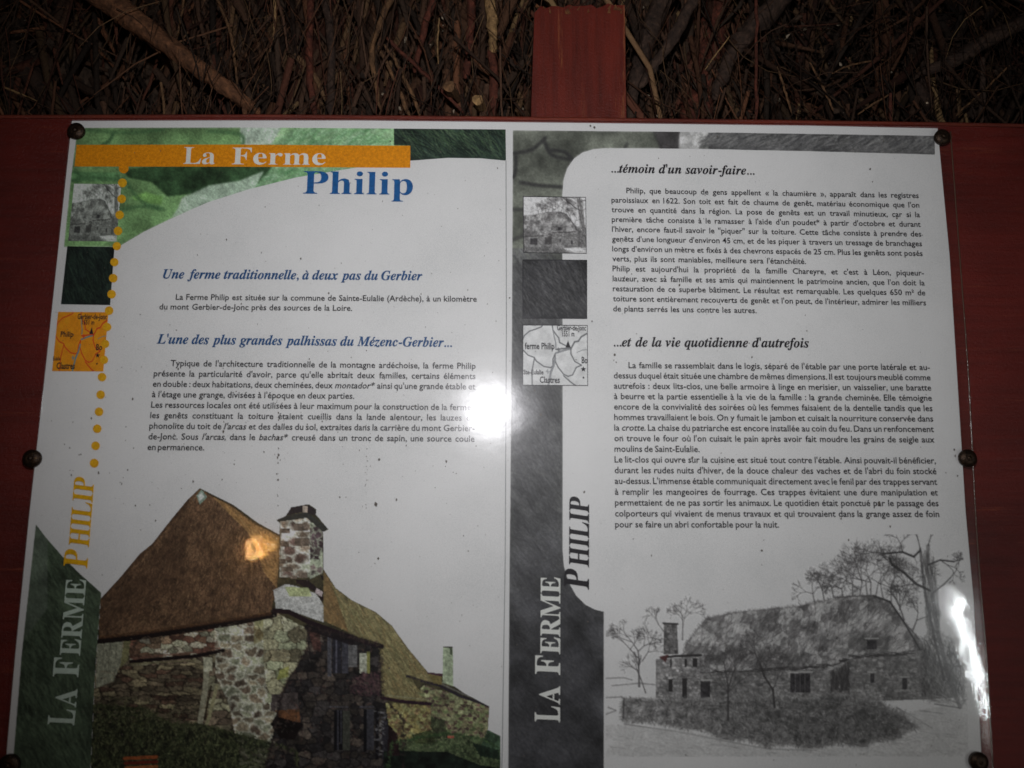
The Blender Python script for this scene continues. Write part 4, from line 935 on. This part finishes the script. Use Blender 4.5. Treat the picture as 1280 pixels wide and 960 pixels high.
def map_text(q, m, parent, full_):
    tb = TextBlock()
    if full_: items = [('Gerbier-de-Jonc', .53, .98, .085, .10), ('1551 m', .61, .80, .185, .10), ('ferme Philip', .03, .49, .40, .12), ('Ste-Eulalie', .01, .32, .82, .085), ('Clastres', .26, .57, .96, .115), ('Bo', .91, 1.0, .63, .12)]
    else: items = [('Gerbier-de-Jonc', .40, .98, .12, .10), ('1551 m', .50, .74, .21, .085), ('Philip', .10, .35, .42, .10), ('Clastres', .08, .44, .96, .115), ('Bo', .82, .94, .64, .11), ('Eulalie', .0, .14, .82, .07)]
    for s_, f0, f1, fy, h in items:
        a = in_quad(q, f0, fy); b = in_quad(q, f1, fy)
        tb.line(s_, a, b, size=h*0.055*1.35, off=.022, y=-.0009, fit='scale')
    # summit triangle and town star
    for pts in ([(.66, .37), (.70, .25), (.74, .37)],):
        P = [in_quad(q, *p) for p in pts]; A = at(np.array([p[0] for p in P]), np.array([p[1] for p in P])); A[:, 1] = -.0009
        tb.V.append(A); tb.F.append([tb.n, tb.n+1, tb.n+2]); tb.n += 3
    for (cx, cy, r0) in ((.935, .73, .045), (.935, .87, .022)):
        if not full_: cx -= .07; 
        P = [in_quad(q, cx+math.sin(t)*(r0 if k % 2 == 0 else r0*.45), cy-math.cos(t)*(r0 if k % 2 == 0 else r0*.45)*1.1) for k, t in enumerate(np.linspace(0, 2*math.pi, 11)[:-1])]
        A = at(np.array([p[0] for p in P]), np.array([p[1] for p in P])); A[:, 1] = -.0009
        tb.V.append(A); tb.F.append(list(range(tb.n, tb.n+10))[::-1]); tb.n += 10
    tb.build('map_lettering', m, parent)
qR3 = [(653.5, 406.5), (734, 407), (734.5, 482), (653.5, 481.5)]
patch_mesh('small_map', map_cv((226, 227, 226), (112, 114, 116), 1.5, (150, 152, 154)), qR3, -.0006, rp_, 160, 144); framed(qR3, -.00075, rp_, 1.1); map_text(qR3, M_black, rp_, True)
qL3 = [(73, 390), (136, 390.5), (129.5, 464.5), (65.5, 464)]
patch_mesh('small_map', map_cv((240, 156, 34), (214, 66, 40), 1.3, (112, 150, 160)), qL3, -.0006, lp, 130, 144); map_text(qL3, M_black, lp, False)

# ---- orange title bar and dots
P = np.array([(96, 181.3), (300, 181), (513, 182.5), (513, 210), (300, 208.7), (93.5, 208.5)]); A = at(P[:, 0], P[:, 1]); A[:, 1] = -.00055
obj('title_bar', A, [[5, 4, 3, 2, 1, 0]], M_orange, lp)
dots = [(155, 211, 6.2), (153.5, 229, 5.6), (152.5, 249, 5.4), (150, 269, 5.4), (148, 289, 5.4), (146.5, 308, 5.2), (143.5, 328, 5.2), (142, 348, 5.4), (140, 368, 5.4), (136.8, 388.5, 5.4), (134.5, 409, 5.2), (132, 430, 5.2), (130.5, 450, 5.2),
        (128, 471.5, 5.4), (126.3, 493.5, 5.4), (124.3, 514.8, 5.4), (122, 536, 5.4), (120, 557.3, 5.4), (118.3, 579, 5.6)]
for x, y, r_ in dots:
    t = np.linspace(0, 2*math.pi, 21)[:-1]; A = at(x+r_*np.cos(t), y+r_*np.sin(t)); A[:, 1] = -.00082
    obj('orange_dot', A, [list(range(20))], M_orange if y < 225 else M_dot, lp)

# ---- titles
def title(body, a, b, cap_px, style, m, parent, name, off=.01, shear=0.0, y=-.0011, capfac=.67):
    tb = TextBlock(); k = (DIST/FPX)
    tb.line(body, a, b, size=cap_px*k*1.0/capfac, style=style, off=off, shear=shear, y=y, fit='scale'); return tb.build(name, m, parent)
title('La', (229.5, 205.5), (269, 205.8), 23, 'bold', M_white, lp, 'title_lettering', off=-.004)
title('Ferme', (290, 206), (407, 206.8), 23, 'bold', M_white, lp, 'title_lettering', off=-.004)
title('Philip', (379, 242.5), (516, 244), 30.5, 'bold', M_blue, lp, 'title_lettering', off=-.002)
for (mm, par, items) in ((M_pale, lp, [('L', (93.3, 906.5), (95.3, 886.5), 30), ('A', (95.6, 884), (97.6, 861), 23.5), ('F', (98.5, 846), (100.3, 821), 29), ('ERME', (100.6, 819.5), (108.4, 724), 23)]),
                         (M_yell, lp, [('P', (109.8, 710.5), (111.6, 686), 27), ('HILIP', (111.8, 684), (118.8, 596), 23)]),
                         (M_white, rp_, [('L', (699.8, 902.5), (699.8, 882.5), 29), ('A', (699.8, 880.5), (699.9, 857.5), 23.5), ('F', (700, 843.5), (700, 819), 29), ('ERME', (700, 817.5), (700.2, 721.5), 23)]),
                         (M_black, rp_, [('P', (736, 737), (736, 711), 28.5), ('HILIP', (736, 709), (736.2, 621), 23)])):
    tb = TextBlock()
    for s_, a, b, cp in items:
        sh_ = .16 if mm in (M_yell, M_black) else .05
        tb.line(s_, a, b, size=cp*DIST/FPX/.67*(1.03 if a[1] < 750 else 1.0), style='bold', off=.004, shear=sh_, y=-.0011, fit='scale')
    tb.build('sideways_title_lettering', mm, par)

def heading(body, a, b, m, parent):
    tb = TextBlock(); tb.line(body, a, b, size=17.6*DIST/FPX, style='bi', off=.010, fit='words', hx=.98); return tb.build('heading_lettering', m, parent)
heading('Une ferme traditionnelle, à deux pas du Gerbier', (204, 348.2), (528, 350.6), M_blue2, lp)
heading("L'une des plus grandes palhissas du Mézenc-Gerbier...", (196.3, 429.6), (565, 433.8), M_blue2, lp)
heading("...témoin d'un savoir-faire...", (764, 216), (943, 218.8), M_black, rp_)
heading("...et de la vie quotidienne d'autrefois", (767, 433.2), (1011, 434.5), M_black, rp_)

def block(lines, a0, b0, a1, b1, m, parent, calib):
    """lines: (text, left px override, right px override); a0,b0 first baseline ends, a1,b1 last baseline ends"""
    A0, B0, A1, B1 = at(*a0), at(*b0), at(*a1), at(*b1)
    N_ = len(lines); tb = TextBlock()
    text, wpx = calib; k = .972*wpx*DIST/FPX/natural_width(text, .012); size = k
    for i, (t_, l, r_) in enumerate(lines):
        f = i/(N_-1); A = A0*(1-f)+A1*f; B = B0*(1-f)+B1*f
        pa = proj(*A); pb = proj(*B)
        d = (pb[1]-pa[1])/(pb[0]-pa[0])
        x0 = l if l else pa[0]; x1 = r_ if r_ else pb[0]
        tb.line(t_, (x0, pa[1]+d*(x0-pa[0])), (x1, pa[1]+d*(x1-pa[0])), size=size, off=.012, fit='words')
    return tb.build('paragraph_lettering', m, parent)
block([('La Ferme Philip est située sur la commune de Sainte-Eulalie (Ardèche), à un kilomètre', 220, None), ('du mont Gerbier-de-Jonc près des sources de la Loire.', None, 440.4)],
      (200.5, 374.8), (596, 377.4), (199.5, 387), (597, 390), M_dark, lp, ('du mont Gerbier-de-Jonc près des sources de la Loire.', 240.5))
block([("Typique de l'architecture traditionnelle de la montagne ardéchoise, la ferme Philip", 213.5, None),
       ("présente la particularité d'avoir, parce qu'elle abritait deux familles, certains éléments", None, None),
       ("en double : deux habitations, deux cheminées, deux _montador* ainsi qu'une grande étable et", None, None),
       ("à l'étage une grange, divisées à l'époque en deux parties.", None, 443),
       ("Les ressources locales ont été utilisées à leur maximum pour la construction de la ferme :", None, None),
       ("les genêts constituant la toiture étaient cueillis dans la lande alentour, les lauzes de", None, None),
       ("phonolite du toit de _l'arcas et des dalles du sol, extraites dans la carrière du mont Gerbier-", None, None),
       ("de-Jonc. Sous _l'arcas, dans le _bachas* creusé dans un tronc de sapin, une source coule", None, None),
       ("en permanence.", None, 255.6)],
      (193.5, 457.6), (594.6, 461.2), (184.7, 562.6), (593, 565.5), M_dark, lp, ("à l'étage une grange, divisées à l'époque en deux parties.", 253))
block([("Philip, que beaucoup de gens appellent « la chaumière », apparaît dans les registres", 782.8, None),
       ("paroissiaux en 1622. Son toit est fait de chaume de genêt, matériau économique que l'on", None, None),
       ("trouve en quantité dans la région. La pose de genêts est un travail minutieux, car si la", None, None),
       ("première tâche consiste à le ramasser à l'aide d'un poudet* à partir d'octobre et durant", None, None),
       ("l'hiver, encore faut-il savoir le \"piquer\" sur la toiture. Cette tâche consiste à prendre des", None, None),
       ("genêts d'une longueur d'environ 45 cm, et de les piquer à travers un tressage de branchages", None, None),
       ("longs d'environ un mètre et fixés à des chevrons espacés de 25 cm. Plus les genêts sont posés", None, None),
       ("verts, plus ils sont maniables, meilleure sera l'étanchéité.", None, 1007.3),
       ("Philip est aujourd'hui la propriété de la famille Chareyre, et c'est à Léon, piqueur-", None, None),
       ("lauzeur, avec sa famille et ses amis qui maintiennent le patrimoine ancien, que l'on doit la", None, None),
       ("restauration de ce superbe bâtiment. Le résultat est remarquable. Les quelques 650 m² de", None, None),
       ("toiture sont entièrement recouverts de genêt et l'on peut, de l'intérieur, admirer les milliers", None, None),
       ("de plants serrés les uns contre les autres.", None, 945.5)],
      (764, 241.4), (1148, 248.0), (766.3, 389.4), (1158, 394.4), M_dark, rp_, ("de plants serrés les uns contre les autres.", 179))
block([("La famille se rassemblait dans le logis, séparé de l'étable par une porte latérale et au-", 785.5, None),
       ("dessus duquel était située une chambre de mêmes dimensions. Il est toujours meublé comme", None, None),
       ("autrefois : deux lits-clos, une belle armoire à linge en merisier, un vaisselier, une baratte", None, None),
       ("à beurre et la partie essentielle à la vie de la famille : la grande cheminée. Elle témoigne", None, None),
       ("encore de la convivialité des soirées où les femmes faisaient de la dentelle tandis que les", None, None),
       ("hommes travaillaient le bois. On y fumait le jambon et cuisait la nourriture conservée dans", None, None),
       ("la _crotte. La chaise du patriarche est encore installée au coin du feu. Dans un renfoncement", None, None),
       ("on trouve le four où l'on cuisait le pain après avoir fait moudre les grains de seigle aux", None, None),
       ("moulins de Saint-Eulalie.", None, 874.5),
       ("Le lit-clos qui ouvre sur la cuisine est situé tout contre l'étable. Ainsi pouvait-il bénéficier,", None, None),
       ("durant les rudes nuits d'hiver, de la douce chaleur des vaches et de l'abri du foin stocké", None, None),
       ("au-dessus. L'immense étable communiquait directement avec le fenil par des trappes servant", None, None),
       ("à remplir les mangeoires de fourrage. Ces trappes évitaient une dure manipulation et", None, None),
       ("permettaient de ne pas sortir les animaux. Le quotidien était ponctué par le passage des", None, None),
       ("colporteurs qui vivaient de menus travaux et qui trouvaient dans la grange assez de foin", None, None),
       ("pour se faire un abri confortable pour la nuit.", None, 973.5)],
      (767, 460.2), (1162, 462.8), (768.8, 659.2), (1174.5, 659.8), M_dark, rp_, ("pour se faire un abri confortable pour la nuit.", 205))

# ---- grime specks on the sheet
rs = np.random.RandomState(31); VV = []; FF = []; n0 = 0
big = [(640, 160, 0), (221, 413, 1.3), (387, 449, 1.2), (558, 577, 2.0), (557, 583, 1), (676, 519, 2.2), (668, 488, 1.6), (768, 444, 2.4), (770, 453, 1.2), (865, 572, 2.2), (1098, 629, 2.4), (348, 600, 2), (348, 632, 1), (473, 698, 1.8), (242, 602, 1.6), (153, 605, 1.4), (151, 603, 1),
       (730, 615, 1.8), (952, 688, 2.2), (1087, 212, 1.6), (1090, 228, 1.2), (849, 357, 1.6), (831, 346, 1.4), (1112, 658, 1.4), (1060, 675, 1.2), (720, 450, 1.2), (90, 594, 1.6), (88, 588, 1), (115, 523, 1.5), (508, 557, 1), (124, 591, 1.7), (102, 568, 1.2), (738, 158, 1.8), (743, 160, 2.4), (1196, 595, 1.4), (1192, 562, 1.6), (1193, 570, 1.2), (740, 402, 1.3)]
pts = [(x, y, s_*.72) for x, y, s_ in big if s_] + [(rs.uniform(60, 1200), rs.uniform(165, 958), rs.exponential(.17)+.14) for _ in range(1300)] + [(rs.normal(290, 190), rs.normal(560, 90), rs.exponential(.25)+.18) for _ in range(260)] \
    + [(348+rs.normal()*.8, rs.uniform(440, 640), rs.uniform(.4, .9)) for _ in range(22)] + [(458+rs.normal()*.8, rs.uniform(560, 640), rs.uniform(.3, .7)) for _ in range(12)]
for x, y, s_ in pts:
    lx = 90-(y-151)*.104
    if x < lx+2 or x > 1172+(y-160)*.075-2: continue
    k = 6; a0 = rs.rand()*6; t = np.linspace(0, 2*math.pi, k+1)[:-1]+a0; rr = s_*(.6+.6*rs.rand(k)); st_ = 1+rs.rand()*.8
    A = at(x+rr*np.cos(t), y+rr*np.sin(t)*st_); A[:, 1] = -.00125; VV.append(A); FF.append([n0+i for i in range(k)]); n0 += k
o = obj('dirt_specks', np.vstack(VV), FF, M_specks, panel); o['kind'] = 'stuff'

# ---- clear cover over the print, a touch wider than the sheet
cov = [(91, 152), (450, 151.5), (850, 156), (1176, 161), (1186, 166), (1196, 300), (1207, 450), (1213, 560), (1217, 640), (1223, 730), (1229, 800), (1233, 860), (1240, 985), (1270, 1290), (-25, 1290), (5, 985), (10, 945), (21, 820), (39, 640), (57, 480), (74, 320)]
V, fs = slab(cov, -.0040, -.0018)
cvr = obj('clear_cover', V, fs, M_cover, panel)
# bare cut edge of the cover, catching light on the right
ed = [(1186, 166), (1196, 300), (1207, 450), (1213, 560), (1217, 640), (1223, 730), (1229, 800), (1233, 860), (1240, 985)]
def ptube(pts, rpx, m, name, y):
    P = at(np.array([p[0] for p in pts]), np.array([p[1] for p in pts])); P[:, 1] = y
    P = smooth_path(P, 40); Vt, Ft = tube(P, [rpx*DIST/FPX]*40, 6); return obj(name, Vt, Ft, m, panel, smooth=True)
m_, nt, b, N, L = mat('polished_acrylic_edge'); b.inputs['Base Color'].default_value = (.10, .055, .035, 1); b.inputs['Roughness'].default_value = .18; b.inputs['Specular IOR Level'].default_value = .9
nz = noise(nt, 120, 3); bp = N('ShaderNodeBump'); bp.inputs['Distance'].default_value = .0008; L(nz.outputs['Fac'], bp.inputs['Height']); L(bp.outputs[0], b.inputs['Normal'])
ptube(ed, .9, m_, 'cover_edge', -.0030)

# ---- round headed fasteners
def fastener(x, y, rpx):
    c = at(np.array(x), np.array(y)); R0 = rpx*DIST/FPX
    prof = [(0, -.0075), (.16, -.0074), (.20, -.0066), (.30, -.0070), (.55, -.0066), (.78, -.0057), (.93, -.0046), (1.0, -.0040), (1.0, -.0020), (.86, .004)]
    S_ = 28; Vv = []; Ff = []
    for rr, yy in prof:
        for k in range(S_):
            t = 2*math.pi*k/S_; Vv.append((c[0]+R0*rr*math.cos(t), yy, c[2]+R0*rr*math.sin(t)))
    for i in range(len(prof)-1):
        for k in range(S_): a = i*S_+k; b_ = i*S_+(k+1) % S_; Ff.append([a, b_, b_+S_, a+S_])
    o = obj('screw_head', Vv, Ff, M_metal, panel, smooth=True)
for x, y, r_ in ((97, 165.5, 11), (1176, 173, 10.5), (42, 573.5, 11), (1207.5, 573, 11), (1221, 951, 11), (14, 955, 12), (1250, 1260, 11), (-10, 1260, 11)):
    fastener(x, y, r_)
for o in bpy.data.objects:
    if '_b' in o: del o['_b']
